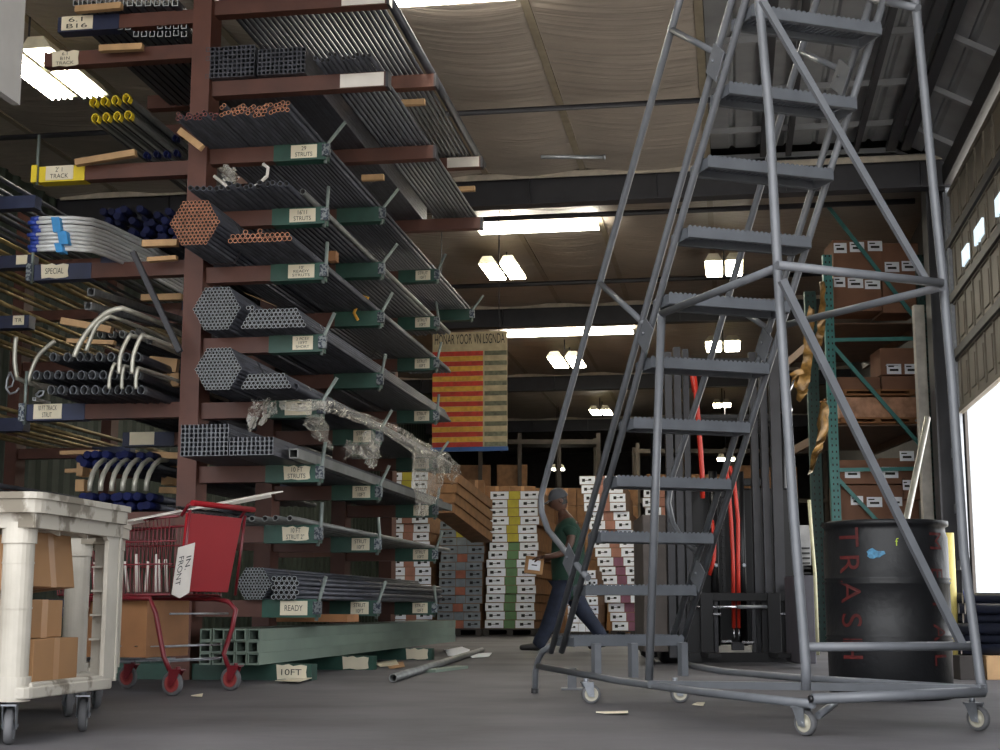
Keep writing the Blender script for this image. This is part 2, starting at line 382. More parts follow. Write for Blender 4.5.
lamp(601, 412, .5, .9, 5.05, 'small ceiling light left of the ladder stringers, lowest large one')
lamp(724, 268, .5, .9, 5.0, 'ceiling light with yellow side seen between the ladder rungs')
lamp(723, 346, .6, 1.0, 5.0, 'ceiling light seen just under a ladder tread near the forklift mast')
lamp(722, 405, .4, .6, 5.0, 'tiny ceiling light seen through the forklift mast, upper one')
lamp(726, 459, .4, .5, 3.8, 'tiny hanging light low behind the forklift mast')
lamp(558, 469, .3, .4, 3.8, 'small light above the head of the man, deep in the warehouse')
# grey panel at upper left
mb = MB(); e = uvz(ou(20, 105, 0)) if False else None
D0 = 5.2; c0 = at(20, 105, D0); u0, v0_, z0 = uvz(c0)
mb.ubox(u0-.03, u0, v0_-1.6, v0_, z0, ZC); mb.build
o = struct('door_2', mb, mat('grey_panel', srgb(150,148,145), rough=.6, var=.04))
# ================================================================ cantilever racks
UCOL = -3.485; URE = -2.61; ULE = -4.65
RL = [4.52, 3.94, 3.46, 3.02, 2.64, 2.16, 1.73, 1.31, .92, .45]
LL = [4.46, 4.22, 3.39, 2.70, 1.74, 1.02, .45]
ROWS = [9.05, 10.63, 12.75, 14.56]
M_stake = mat('dull_stake', srgb(122,132,128), rough=.5, metal=.3, var=.15)
M_chip = mat('chipped_end', srgb(120,126,128), rough=.6, var=.4, scale=60, col2=srgb(34,44,60), thr=.5)
TXT = {(0,2):'29\nSTRUTS',(0,3):"16'11\nSTRUTS",(0,4):"10'\nREADY\nSTRUTS",(0,5):"2 PC5Y\n10'FT\nSHORT",(0,7):"10 FT\nSTRUTS",(0,8):"10 FT\nSTRUT 2\"",(0,9):'READY',(0,6):''}
LTX = {0:'6.1\nB16',1:"6.1\nB1N\nTRACK",2:"2' 1\nTRACK",3:'SPECIAL',4:'10 FT TRACK\nSTRUT'}
def label_plate(arm, u0, u1, z0, z1, v, body, m=None, tear=False):
    mb = MB(); pts = [(0,0),(1,0),(1,1),(0,1)]
    if tear: pts = [(.04,0),(.3,.06),(.55,-.02),(.9,.02),(1,.1),(.97,.5),(1,.92),(.8,1),(.55,.9),(.4,1.04),(.2,.95),(0,1)]
    mb.prism([(a*(u1-u0), b*(z1-z0)) for a, b in pts], R(u0, v, z0), UD, ZD, -VD*.004)
    lp = mb.build('label_plate', m or M_label, arm)
    if body:
        mb = MB(); ln = body.count('\n')+1
        write(mb, body, .1, R((u0+u1)/2, v-.004, (z0+z1)/2), UD, ZD, -VD, .002, 1.0, ((u1-u0)*.66, (z1-z0)*(.78 if ln > 1 else .4)))
        mb.build('lettering', M_ink, lp)
for ri, v in enumerate(ROWS):
    lab = ['brown cantilever rack column nearest the camera, with long arms both sides','second brown cantilever rack column, behind the nearest one','third brown cantilever rack column from the front','rearmost brown cantilever rack column'][ri]
    t = thing('cantilever_rack', lab, 'rack', R(UCOL, v, 0), 'cantilever rack columns holding the pipes')
    mb = MB(); mb.ubox(UCOL-.065, UCOL+.065, v-.1, v+.1, 0, 5.35); mb.build('column', M_brown, t)
    mb = MB(); mb.ubox(-4.6, URE-.02 if ri < 3 else -3.3, v-.06, v+.06, 0, .1); base = mb.build('base', M_rgreen if ri else M_rgreen, t)
    if ri < 3: label_plate(base, -2.86, -2.66, .005, .098, v-.065, '10FT' if ri == 0 else '', tear=True)
    for li, z in enumerate(RL):
        if ri == 3 and li != 2: continue
        ue = -2.19 if li < 2 else URE
        mb = MB(); mb.ubox(UCOL+.065, ue-(.02 if li < 2 else .36), v-.045, v+.045, z-.055, z+.05)
        arm = mb.build('arm', M_brown, t)
        vf = v-.045
        if li < 2:
            mb = MB(); mb.ubox(ue-.02, ue, v-.045, v+.045, z-.055, z+.05); mb.build('arm_end', M_steel_d, arm)
            if ri in (0,) or (ri == 2 and li == 0): label_plate(arm, ue-.33, ue-.03, z-.048, z+.045, vf, '', M_white)
        else:
            mb = MB(); mb.ubox(ue-.36, ue, v-.05, v+.05, z-.06, z+.055); ae = mb.build('arm_end', M_rgreen, arm)
            if not (ri == 1 and li in (2,3,4,5)) and not (ri == 3):
                w = .17 if (ri == 0 and li != 5) else .13
                label_plate(ae, ue-.06-w*1.05, ue-.06, z-.045, z+.045, v-.05, TXT.get((0, li), '') if ri == 0 else 'STRUT\n10FT', tear=(ri == 0 and li in (7, 8)))
            rnd = random.Random(ri*20+li); dx = rnd.uniform(-.03, .12)
            mb = MB(); mb.tube([R(ue-.01, v-.02, z-.08), R(ue+.01, v-.02, z+.06), R(ue+.01+dx, v-.02, z+.2)], .012, 8); mb.build('stake', M_stake, arm)
            mb = MB(); mb.ubox(ue-.02, ue+.03, v-.07, v-.03, z-.04, z+.04); mb.build('stake_socket', M_chip, arm)
    for li, z in enumerate(LL):
        mid = [M_rblue, M_brown, M_ryel, M_rblue, M_rblue, M_rblue, M_rblue][li] if ri == 0 or li == 4 else M_brown
        endw = [.45, .02, .34, .42, .42, .4, .4][li]; ue = ULE+(.1 if li == 0 else 0); vv = v if li else v-.02
        mb = MB(); mb.ubox(ue+endw, UCOL-.065, vv-.045, vv+.045, z-.05, z+.05); arm = mb.build('arm', M_brown, t)
        mb = MB(); mb.ubox(ue, ue+endw, vv-.05, vv+.05, z-.055, z+.055); ae = mb.build('arm_end', mid, arm)
        if (ri == 0 and li < 6) or (ri == 1 and li == 4): label_plate(ae, ue+.06 if li else ue+.03, ue+.26, z-.06 if li == 1 else z-.045, z+.055, vv-.052, LTX.get(li, '') if ri == 0 else '', tear=li in (1, 3))
        if li in (2, 3, 4) and ri == 0:
            mb = MB(); mb.tube([R(ue, v-.06, z-.08), R(ue, v-.06, z+.28)], .011, 8); mb.build('stake', M_stake, arm)
            mb = MB(); mb.ubox(ue-.035, ue+.005, v-.08, v-.0, z-.06, z+.06); mb.build('stake_socket', M_chip if li > 2 else M_ryel, arm)
# ---------------------------------------------------------------- stock on the right side
VE = 14.95; VS_ = 13.6
def run(kind, label, group, m, u0, u1, n, z, r, v0, v1=VE, layers=1, jit=.05, shape='pipe', seed=1, seg=8, cat='pipe', du=None, mend=None):
    if v1 == VE and z < RL[2]: v1 = VS_
    rnd = random.Random(seed); sp = (u1-u0)/max(1, n-1) if n > 1 else 0
    src = None; out = []
    for L in range(layers):
        for i in range(n-(L % 2)):
            u = u0+sp*(i+.5*(L % 2)); zz = z+r+L*r*1.75
            if src is None:
                mb = MB(); c = R(u, 0, zz)
                if shape == 'pipe': mb.pipe(c+VD*v0, c+VD*v1, r, .2, seg)
                elif shape == 'sq':
                    for a, b, w, h in ((-1,0,.12,1),(1,0,.12,1),(0,-1,1,.12),(0,1,1,.12)):
                        mb.box(c+VD*(v0+v1)/2+UD*a*r*.88+ZD*b*r*.88, (2*r*(w if w < 1 else .99), v1-v0, 2*r*(h if h < 1 else .99)), (UD, VD, ZD))
                elif shape == 'ch': chan(mb, c, r, v0, v1)
                src = mb.build(kind, [m, mend or m, M_bore_shade]); tag(src, label, cat, group); base = (u, zz); o = src
            else:
                o = src.copy(); COL.objects.link(o); d = UD*(u-base[0])+VD*rnd.uniform(-jit, jit)+ZD*(zz-base[1])
                o.location = src.location+d
            out.append(o)
    return out
def chan(mb, c, r, v0, v1, t=None):       # C-shaped strut, open side up
    t = t or r*.22
    prof = [(-1,1),(-.45,1),(-.45,.72),(-.72,.72),(-.72,-.72),(.72,-.72),(.72,.72),(.45,.72),(.45,1),(1,1),(1,-1),(-1,-1)]
    P = [(a*r, b*r) for a, b in prof]; n = len(P)
    vs = [c+VD*v0+UD*a+ZD*b for a, b in P]+[c+VD*v1+UD*a+ZD*b for a, b in P]
    mb.add(vs, [(i, (i+1) % n, n+(i+1) % n, n+i) for i in range(n)])
    cells = [(0,1,2,3),(0,3,4,11),(4,5,10,11),(5,6,9,10),(6,7,8,9)]
    mb.m = 1; mb.add(vs, [f for f in cells]+[tuple(n+i for i in f) for f in cells]); mb.m = 0
def bundle(kind, label, group, m, cells, r, c, v0, v1, cat='pipe bundle', shape='pipe', strap=True, seg=8, hw=None, hh=None, jit=.004, seed=4, mend=None):
    # one strapped bundle: thing > tubes; cells are offsets in tube radii from the centre
    rnd = random.Random(seed); u, z = c
    t = thing(kind, label, cat, R(u, v0, z-max(-b for a, b in cells)*r), group)
    mb = MB(); q = R(u, 0, z)+UD*cells[0][0]*r+ZD*cells[0][1]*r
    if shape == 'pipe': mb.pipe(q+VD*v0, q+VD*v1, r*.97, .2, seg)
    elif shape == 'sq':
        for a, b, w, h in ((-1,0,.14,1),(1,0,.14,1),(0,-1,1,.14),(0,1,1,.14)):
            mb.box(q+VD*(v0+v1)/2+UD*a*r*.84+ZD*b*r*.84, (2*r*(w if w < 1 else .94), v1-v0, 2*r*(h if h < 1 else .94)), (UD, VD, ZD))
    else: chan(mb, q, r*.95, v0, v1)
    pn = {'pipe':'tube','sq':'square_tube','ch':'channel'}[shape]
    s = mb.build(pn, [m, mend or m, M_bore_shade], t)
    for a, b in cells[1:]:
        o = s.copy(); COL.objects.link(o); o.location = s.location+UD*(a-cells[0][0])*r+ZD*(b-cells[0][1])*r+VD*rnd.uniform(-jit, jit)
    if strap:
        ua = [a for a, b in cells]; zb = [b for a, b in cells]
        for vv in (v0+.5, v0+2.2, v0+4.2):
            pts = sorted(set(cells)); # convex hull
            def hull(P):
                P = sorted(P); lo = []; up = []
                cr = lambda o, a, b: (a[0]-o[0])*(b[1]-o[1])-(a[1]-o[1])*(b[0]-o[0])
                for p in P:
                    while len(lo) > 1 and cr(lo[-2], lo[-1], p) <= 0: lo.pop()
                    lo.append(p)
                for p in reversed(P):
                    while len(up) > 1 and cr(up[-2], up[-1], p) <= 0: up.pop()
                    up.append(p)
                return lo[:-1]+up[:-1]
            H = hull(pts); cx = sum(p[0] for p in H)/len(H); cy = sum(p[1] for p in H)/len(H)
            O = []
            for p in H:
                L = math.hypot(p[0]-cx, p[1]-cy) or 1; O.append(((p[0]+(p[0]-cx)/L*1.05)*r, (p[1]+(p[1]-cy)/L*1.05)*r))
            n = len(O); vs = [R(u+a, vv, z+b) for a, b in O]+[R(u+a, vv+.03, z+b) for a, b in O]
            mb = MB(); mb.add(vs, [(i, (i+1) % n, n+(i+1) % n, n+i) for i in range(n)]); mb.build('strap', M_steel_d, t)
    return t
def hexc(k, cut=1.0):
    c = []
    for i in range(-k, k+1):
        for j in range(max(-k, -k-i), min(k, k-i)+1): c.append(((2*j+i), i*math.sqrt(3)))
    return c
def pilec(w, rows, drop=1):
    return [((2*i+j*drop-(w-1)), j*math.sqrt(3)) for j in range(rows) for i in range(w-j*drop)]
def gridc(w, h): return [(2*i-(w-1), 2*j-(h-1)) for j in range(h) for i in range(w)]
def place(xc, yb, ztop):  # where the bottom of a bundle front seen at (xc, yb) meets an arm top
    return uvz(fl(xc, yb, ztop))
def top(li): return RL[li]+.052
HV = {}
def hexb(li, x0, x1, yb, k, m, label, group, cells=None, shape='pipe', v1=None, kind='conduit_bundle', mend=None):
    v1 = v1 or (12.9 if li < 2 else VE if li < 3 else VS_)
    u, v, _ = place((x0+x1)/2, yb, top(li)); v = min(v, 8.95); v = HV.setdefault(li, v)
    ua = uvz(ov(x0, yb, v))[0]; ub = uvz(ov(x1, yb, v))[0]; cells = cells or hexc(k)
    w = max(a for a, b in cells)-min(a for a, b in cells)+2; r = (ub-ua)/w; cx = (max(a for a, b in cells)+min(a for a, b in cells))/2
    zb = min(b for a, b in cells)
    return bundle(kind, label, group, m, cells, r, ((ua+ub)/2-cx*r, top(li)+r-zb*r), v, v1, shape=shape, mend=mend or (M_send if shape == 'ch' else M_end))
M_end = mat('cut_tube_end', srgb(160,165,168), rough=.55, metal=.1, var=.06)
M_bore_shade = mat('tube_bore_shade', srgb(30,28,28), rough=.7, var=.1)  # near-black inner walls: shade inside the tube mouths put into the colour
M_send = mat('cut_strut_end', srgb(112,116,122), rough=.55, metal=.2, var=.1)
M_oend = mat('orange_tube_end', srgb(206,140,104), rough=.6, var=.15)
M_rend = mat('red_tube_end', srgb(150,84,80), rough=.6, var=.25)
G1 = 'strapped tube bundles on the rack'
hexb(4, 169, 219, 245, 6, M_pipe_d, 'orange-brown hexagonal bundle of thin tubes, resting on a brown arm beside the column', G1, mend=M_oend)
hexb(4, 228, 292, 240, 0, M_pipe_d, 'low loose heap of orange-brown tubes right of the orange hexagonal bundle', G1, cells=pilec(13, 2)+[(-6, 3.46), (0, 3.46)], mend=M_oend)
hexb(5, 192, 240, 330, 6, M_pipe_d, 'grey hexagonal bundle of steel tubes beside the column, upper of the two', G1)
hexb(5, 241, 306, 330, 0, M_pipe_d, 'sloping heap of grey tubes right of the upper grey hexagonal bundle', G1, cells=pilec(15, 5, 1)+[(-12, 5*1.732), (-10, 5*1.732)])
hexb(6, 194, 241, 390, 6, M_pipe_d, 'pale grey hexagonal bundle of steel tubes beside the column, lower of the two', G1)
hexb(6, 241, 291, 389, 0, M_pipe_d, 'low heap of grey tubes right of the lower grey hexagonal bundle', G1, cells=pilec(12, 4))
hexb(9, 236, 271, 601, 5, M_pipe_d, 'dark-mouthed bundle of wide tubes low on the rack, beside the red shopping cart', G1)
hexb(9, 271, 299, 599, 0, M_pipe_d, 'small heap of wide tubes low on the rack, right of the larger wide tube bundle', G1, cells=pilec(6, 4, 0) if False else [(2*i+(j % 2), j*1.732) for j in range(5) for i in range(5)])
hexb(7, 180, 228, 456, 0, M_pipe_d, 'block of open-ended strut channels, left one beside the column below the tube bundles', G1, cells=gridc(11, 7), shape='ch', kind='strut_bundle')
hexb(7, 229, 273, 458, 0, M_pipe_d, 'block of open-ended strut channels, right one under the torn plastic wrap', G1, cells=gridc(10, 4), shape='ch', kind='strut_bundle')
hexb(1, 205, 254, 81, 0, M_sq, 'block of small black square tubes on the second arm, left one at the column', G1, cells=gridc(11, 7), shape='sq', kind='square_tube_bundle')
hexb(1, 257, 305, 80, 0, M_sq, 'block of small black square tubes on the second arm, right one', G1, cells=gridc(11, 6), shape='sq', kind='square_tube_bundle')
def uv_at(x, yb, li): u, v, _ = place(x, yb, top(li)); return u, v
run('steel_pipe', 'long dark steel pipe lying side by side in the topmost row of the rack', 'pipes on the topmost right arm', M_pipe_d, -3.38, -2.32, 27, top(0), .017, 8.7, 12.9, seed=1)
run('steel_pipe', 'thick dark round pipe along the outer edge of the topmost arm', 'thick edge pipes on the topmost arm', M_pipe_d, -2.25, -2.25, 1, top(0), .034, 8.6, 13.1)
run('steel_pipe', 'long dark steel pipe in the row on the outer half of the second arm', 'pipes on the second right arm', M_pipe_d, -2.62, -2.26, 11, top(1), .0155, 8.75, 12.9, layers=1, seed=2)
run('rusty_pipe', 'thin reddish tube in the loose layered heap on the third arm', 'reddish tubes on the third right arm', M_pipe_d, -3.42, -3.16, 10, top(2), .0135, 8.42, layers=2, seed=3, mend=M_rend)
run('rusty_pipe', 'thin rust-brown tube in the loose heap at the outer end of the third arm', 'rust-brown tubes on the third right arm', M_pipe_d, -3.12, -2.68, 16, top(2), .0137, 8.4, layers=3, seed=4, mend=M_oend)
run('steel_pipe', 'dark pipe on the fourth arm, below the rust-brown tubes', 'pipes on the fourth right arm', M_pipe_d, -3.35, -2.72, 17, top(3), .018, 8.5, seed=5)
run('steel_pipe', 'loose thick grey pipe at the outer edge of the fourth arm', 'edge pipes on the fourth right arm', M_pipe_g, -2.67, -2.67, 1, top(3), .02, 8.7, seed=6)
run('steel_pipe', 'dark pipe lying on the arm under the torn plastic wrap', 'pipes on the seventh right arm', M_pipe_d, -2.66, -2.66, 1, top(6), .026, 8.6, seed=9)
run('square_tube', 'pale steel channel along the outer edge of the eighth arm', 'edge channels on the eighth right arm', M_pipe_g, -2.66, -2.66, 1, top(7), .03, 8.6, shape='sq', seed=10, cat='tube')
run('steel_pipe', 'loose grey pipe on the ninth arm, behind the red cart handle', 'pipes on the ninth right arm', M_pipe_g, -3.3, -2.66, 9, top(8), .018, 8.55, seed=11)
for j in range(3):
    run('rectangular_steel_beam', 'long grey-green rectangular steel section in the three-high stack at the foot of the rack', 'grey-green steel sections at the foot of the rack', M_greenst, -3.22, -2.916, 5, .105+j*.073, .036, 8.68, 15.1, jit=.02, shape='sq', seed=20+j, cat='steel beam')
def block(name, label, cat, m, u, v, z, su, sv, sz, group=None, rz=0):
    ax = (UD*math.cos(rz)+VD*math.sin(rz), VD*math.cos(rz)-UD*math.sin(rz), ZD)
    mb = MB(); mb.box(R(u, v, z+sz/2), (su, sv, sz), ax); return tag(mb.build(name, m, bevel=.002), label, cat, group)
for (x0, x1, y, v, lab) in ((347,379,105,10.7,'left of two pine spacers under the second row of top pipes'),(384,425,104,10.7,'right of two pine spacers under the second row of top pipes'),(362,384,178,10.75,'short pine spacer under the dark pipes, above the second green arm'),(408,435,187,12.8,'left pine spacer under the far top pipes'),(441,475,190,12.8,'right pine spacer under the far top pipes')):
    a = uvz(ov(x0, y, v)); b = uvz(ov(x1, y, v))
    block('wood_spacer', lab, 'wood block', M_wood, (a[0]+b[0])/2, v, a[2]-.025, b[0]-a[0], .05, .045, 'wood spacers under the pipes')
# ================================================================ rolling ladder
th = math.radians(71.5); LW = V3((math.sin(th), math.cos(th), 0)); LS = V3((math.cos(th), -math.sin(th), 0))
A0 = fl(807, 737); tA = A0.dot(LW); sA = A0.dot(LS)
TR = .66
def lw(x, y, t=0): return on(x, y, LW, tA+t)      # on a side plane
def ls(x, y, s=0): return on(x, y, LS, sA+s)      # on a cross plane
def LP(s, t, z): return LS*(sA+s)+LW*(tA+t)+ZD*z
lad = thing('rolling_ladder', 'tall grey steel rolling warehouse ladder with eleven treads on small casters', 'ladder', LP(-1.2, .33, 0))
def part(name, pts, r, m=M_ladder, par=None, seg=12):
    mb = MB(); mb.tube(pts, r, seg); return mb.build(name, m, par or lad)
RT = .0165
for nm, t, P in (('stringer', 0, [(551,652),(664.8,240),(732,0),(745,-46)]), ('stringer', 0, [(561.6,652),(675.2,240),(746,0),(759,-46)])):
    part(nm, [lw(x, y, t) for x, y in P], RT*.95)
for P in ([(672,640),(771,320),(839,99),(870,2),(884,-42)], [(681,646),(800,262),(852,99),(882,3),(897,-42)]):
    # straight tube through the two ends of the measured line
    part('stringer', [lw(*P[0], TR), lw(*P[-1], TR)], RT*.95)
part('handrail', [lw(x, y, 0) for x, y in ((588,578),(566,552),(548,530),(541.5,512),(541,496),(547,474),(600,283),(672,28),(690,-36))], RT)
part('handrail', [lw(x, y, TR) for x, y in ((698,552),(682,540),(672,522),(668,503),(671,480),(706,374),(742,250),(788,94),(817,0),(829,-40))], RT)
part('rail_standoff', [lw(600,283), lw(648,327)], RT*.9); part('rail_standoff', [lw(670,29), lw(724,57)], RT*.9)
part('rail_standoff', [lw(745.6,313.6,TR), lw(770,330,TR)], RT*.9); part('rail_standoff', [lw(799,51,TR), lw(846,72,TR)], RT*.9)
for (x, y, t) in ((573,560,0),(650,336,0),(720,63,0),(702,576,TR),(768,345,TR),(845,78,TR)):
    c = lw(x, y, t); d = (lw(664.8,240)-lw(551,652)).normalized(); n = d.cross(LW).normalized()
    mb = MB(); mb.box(c-LW*.022, (.115, .006, .13), (n, LW, d)); mb.tube([c-LW*.034+n*.02, c-LW*.016+n*.02], .008, 8); g = mb.build('gusset_plate', M_ladder, lad, bevel=.002)
# treads
M_tread = mat('ladder_tread', srgb(93,97,103), rough=.5, metal=.0, var=.08, scale=10)
for n in range(1, 13):
    z = .305+.2548*(n-1); s = -2.42+.205*(n-1); d = .17; h = .045
    if n == 1: d = .26
    if n == 12: s, d = -.14, .34
    mb = MB(); t0, t1 = .02, TR-.035
    nb = 24
    for i in range(nb): tt = t0+.02+(t1-t0-.04)*i/(nb-1); mb.box(LP(s, tt, z-.01), (d*.92, .011, .004), ((LS+LW*.28).normalized(), LW, ZD))
    for e in (-1, 1): mb.box(LP(s+e*(d/2-.012), (t0+t1)/2, z-h), (.024, t1-t0, .003), (LS, LW, ZD))
    for e in (-1, 1): mb.box(LP(s+e*d/2, (t0+t1)/2, z-h/2), (.003, t1-t0, h), (LS, LW, ZD))
    for tt in (t0, t1): mb.box(LP(s, tt, z-h*.6), (d, .004, h), (LS, LW, ZD))
    k = 26                                     # serrated open grip of the tread
    for i in range(k):
        ta = t0+(t1-t0)*i/k; tb = ta+(t1-t0)/k
        for e in (-1, -.33, .33, 1):
            c = s+e*(d/2-.004)
            mb.add([LP(c, ta, z), LP(c, ta+(tb-ta)*.3, z+.008), LP(c, ta+(tb-ta)*.7, z+.008), LP(c, tb, z)], [(0,1,2,3)])
        for e in (-.66, 0, .66):
            mb.box(LP(s+e*d/2, (ta+tb)/2, z-.004), (d*.3, (tb-ta)*.45, .004), ((LS+LW*.35).normalized(), LW, ZD))
    tr = mb.build('tread', M_tread, lad)
# posts
part('mid_post', [lw(649,680), lw(661.5,313)], .0185)
part('mid_brace', [lw(661,314), lw(776,268)], .0165)
fp = part('front_post', [lw(806,690), lw(806,668), lw(794,520), lw(782,340), lw(776,240), lw(769.6,118), lw(759,0), lw(755,-46)], .0185)
rp = part('front_post', [lw(x, y, TR+.05) for x, y in ((983,692),(980.5,680),(964,555),(952,382),(943,281),(933.7,190),(915.5,0),(911,-42))], .0185)
part('rear_brace', [lw(785,325,TR), lw(942,287,TR)], .0165)
part('rear_brace', [lw(872,-1,TR), lw(918,8,TR+.04)], .0165)
part('cross_tube', [ls(777,265,0), ls(942,283,0)], .0175)
part('cross_tube', [ls(806,647,.0), ls(977,646,.0)], .0165)
mb = MB()
def flat(a, b, w, tk, nrm):
    d = (b-a).normalized(); sd = d.cross(nrm).normalized(); c = (a+b)/2; mb = MB(); mb.box(c, (w, tk, (b-a).length), (sd, nrm, d)); return mb
flat(ls(762,0), ls(926,280), .026, .018, LS).build('diagonal_brace', M_ladder, lad)
flat(ls(782,280), ls(962,645), .03, .02, LS).build('diagonal_brace', M_ladder, lad)
# base frame
part('foot_leg', [lw(535,692), lw(535.5,672), lw(538,660), lw(543,651), lw(552,646)], RT)
part('foot_pad', [lw(534.5,698), lw(535,688)], .021, M_blk)
part('base_rail', [lw(538,666), lw(620,681), lw(700,692), lw(812,704)], RT)
part('base_rail', [lw(684,664,TR), lw(720,671,TR), lw(800,678,TR), lw(984,690,TR)], RT)
part('base_crossbar', [lw(812,699), lw(984,692,TR)], .019)
flat(lw(652,684), lw(984,689,TR), .05, .03, ZD).build('base_diagonal', M_ladder, lad)
part('tube_mouth', [lw(812.2,699)-LS*-.0, lw(812.2,699)+(lw(812.2,699)-lw(984,692,TR)).normalized()*.012], .0125, M_blk)
for s, t in ((-2.25,.12),(-2.2,.3),(-2.25,.6)):
    mb = MB(); mb.box(LP(s, t, .19), (.05, .035, .17), (LS, LW, ZD)); mb.build('tread_support', M_ladder, lad)
mb = MB(); c = fl(572, 690, .0); mb.box(c+ZD*.06, (.05,.02,.12)); mb.box(c+ZD*.006, (.12,.06,.01)); mb.build('brake_foot', M_ladder, lad)
mb = MB(); a = fl(818, 716, .07); mb.tube([a, at(836, 702, a.y+.15)], .014, 6); mb.build('brake_lever', M_ladder, lad)
def caster(p, r, ang, parent, mt=M_rubber, mh=M_hub, mf=M_galv, w=.028, topz=None, fork=True):
    ax = V3((math.cos(ang), math.sin(ang), 0)); fw = V3((-ax.y, ax.x, 0)); c = V3((p.x, p.y, r)); topz = topz or 2*r+.03
    cs = MB(); cs.tube([V3((p.x, p.y, r*2+.005))-fw*r*.5, V3((p.x, p.y, topz))-fw*r*.5], .012, 8)
    cs.box(V3((p.x, p.y, 2*r+.008))-fw*r*.4, (w+.02, r*1.3, .006), (ax, fw, ZD))
    for e in (-1, 1):
        q = ax*e*(w/2+.006)
        cs.hexa([c+q+fw*.012-ZD*.014-ax*.002, c+q+fw*.012-ZD*.014+ax*.002, c+q-fw*.016-ZD*.01+ax*.002, c+q-fw*.016-ZD*.01-ax*.002,
                 c+q+fw*.2*r+ZD*(r+.008)-ax*.002, c+q+fw*.2*r+ZD*(r+.008)+ax*.002, c+q-fw*.95*r+ZD*(r+.008)+ax*.002, c+q-fw*.95*r+ZD*(r+.008)-ax*.002])
    cs.tube([c-ax*(w/2+.012), c+ax*(w/2+.012)], .006, 8)
    f = cs.build('caster', mf, parent)
    mb = MB(); mb.lathe([(r*.7, -w*.42),(r*.9, -w*.5),(r, -w*.25),(r, w*.25),(r*.9, w*.5),(r*.7, w*.42)], c, ax, 28, caps=False); mb.build('tyre', mt, f)
    mb = MB(); mb.lathe([(r*.1, -w*.55),(r*.22, -w*.55),(r*.3, -w*.3),(r*.62, -w*.32),(r*.71, -w*.46),(r*.72, w*.46),(r*.62, w*.32),(r*.3, w*.3),(r*.22, w*.55),(r*.1, w*.55)], c, ax, 24); mb.build('wheel_hub', mh, f)
    return f
caster(fl(806,736), .046, math.radians(-142), lad, topz=.13)
caster(fl(979,731), .046, math.radians(-142), lad, topz=.13)
caster(fl(591,704), .046, math.radians(-80), lad, topz=.12)
caster(fl(680,703), .046, math.radians(-85), lad, topz=.12)
# ================================================================ drum
dc = V3((1.985, 7.52, 0)); dr = .312; dh = .885
drm = thing('plastic_drum', 'large black drum with red spray-painted letters behind the ladder', 'drum', dc)
prof = [(.29,0),(.305,.012),(.308,.27)]
for zc in (.3, .585): prof += [(dr-.001, zc-.018),(dr+.006, zc-.01),(dr-.004, zc),(dr+.006, zc+.01),(dr-.001, zc+.018)]
prof = sorted(prof, key=lambda p: p[1])+[(dr-.001,.8),(dr-.012,.835),(dr-.012,.855),(dr+.004,.862),(dr+.004,.885),(dr-.012,.888),(dr-.02,.875),(dr-.02,.5)]
mb = MB(); mb.lathe(prof, dc, seg=64, caps=False); mb.lathe([(.29,0.0),(.29,.004)], dc, seg=64); mb.build('drum_body', M_drum, drm)
def wrap_text(body, size, ang, z, rot, m, name, rr=dr+.003, kx=1, ky=1):
    vs, fs = text_mesh(body, size); out = MB(); c, s_ = math.cos(rot), math.sin(rot)
    bm = bmesh.new(); me = bpy.data.meshes.new('t'); me.from_pydata([v for v in vs], [], fs); bm.from_mesh(me)
    bmesh.ops.triangulate(bm, faces=bm.faces); bmesh.ops.subdivide_edges(bm, edges=[e for e in bm.edges if e.calc_length() > size*.25], cuts=1)
    P = []
    for v in bm.verts:
        x, y = v.co.x*kx, v.co.y*ky; x, y = x*c-y*s_, x*s_+y*c
        a = ang+x/rr; P.append(dc+V3((math.sin(a)*rr, -math.cos(a)*rr, z+y)))
    bm.verts.index_update(); out.add(P, [tuple(v.index for v in f.verts) for f in bm.faces]); bm.free()
    return out.build(name, m, drm)
for ch, z in zip('TRASH', (.80,.67,.53,.39,.25)):
    wrap_text(ch, .17, -.62-.26, z, -PI/2, M_graf, 'painted_letter')
for ch, z in zip('METAL', (.78,.62,.47,.33,.2)):
    wrap_text(ch, .13, .62, z, -PI/2, M_graf, 'painted_letter')
M_bl = mat('blue_paint_spot', srgb(70,140,180), rough=.5, var=.25, scale=60)
M_yg = mat('yellow_green_mark', srgb(190,215,60), rough=.5)
mb = MB(); rnd = random.Random(2)
P = []; 
for i in range(14):
    a = i/14*2*PI; q = .03*(1+.35*rnd.uniform(-1,1)); an = -.40-.02+math.cos(a)*q*1.3/dr; P.append(dc+V3((math.sin(an)*(dr+.003), -math.cos(an)*(dr+.003), .715+math.sin(a)*q*.8)))
mb.add(P, [tuple(range(14))]); mb.build('blue_spot', M_bl, drm)
wrap_text('f', .055, -.08, .77, 0, M_yg, 'yellow_mark')
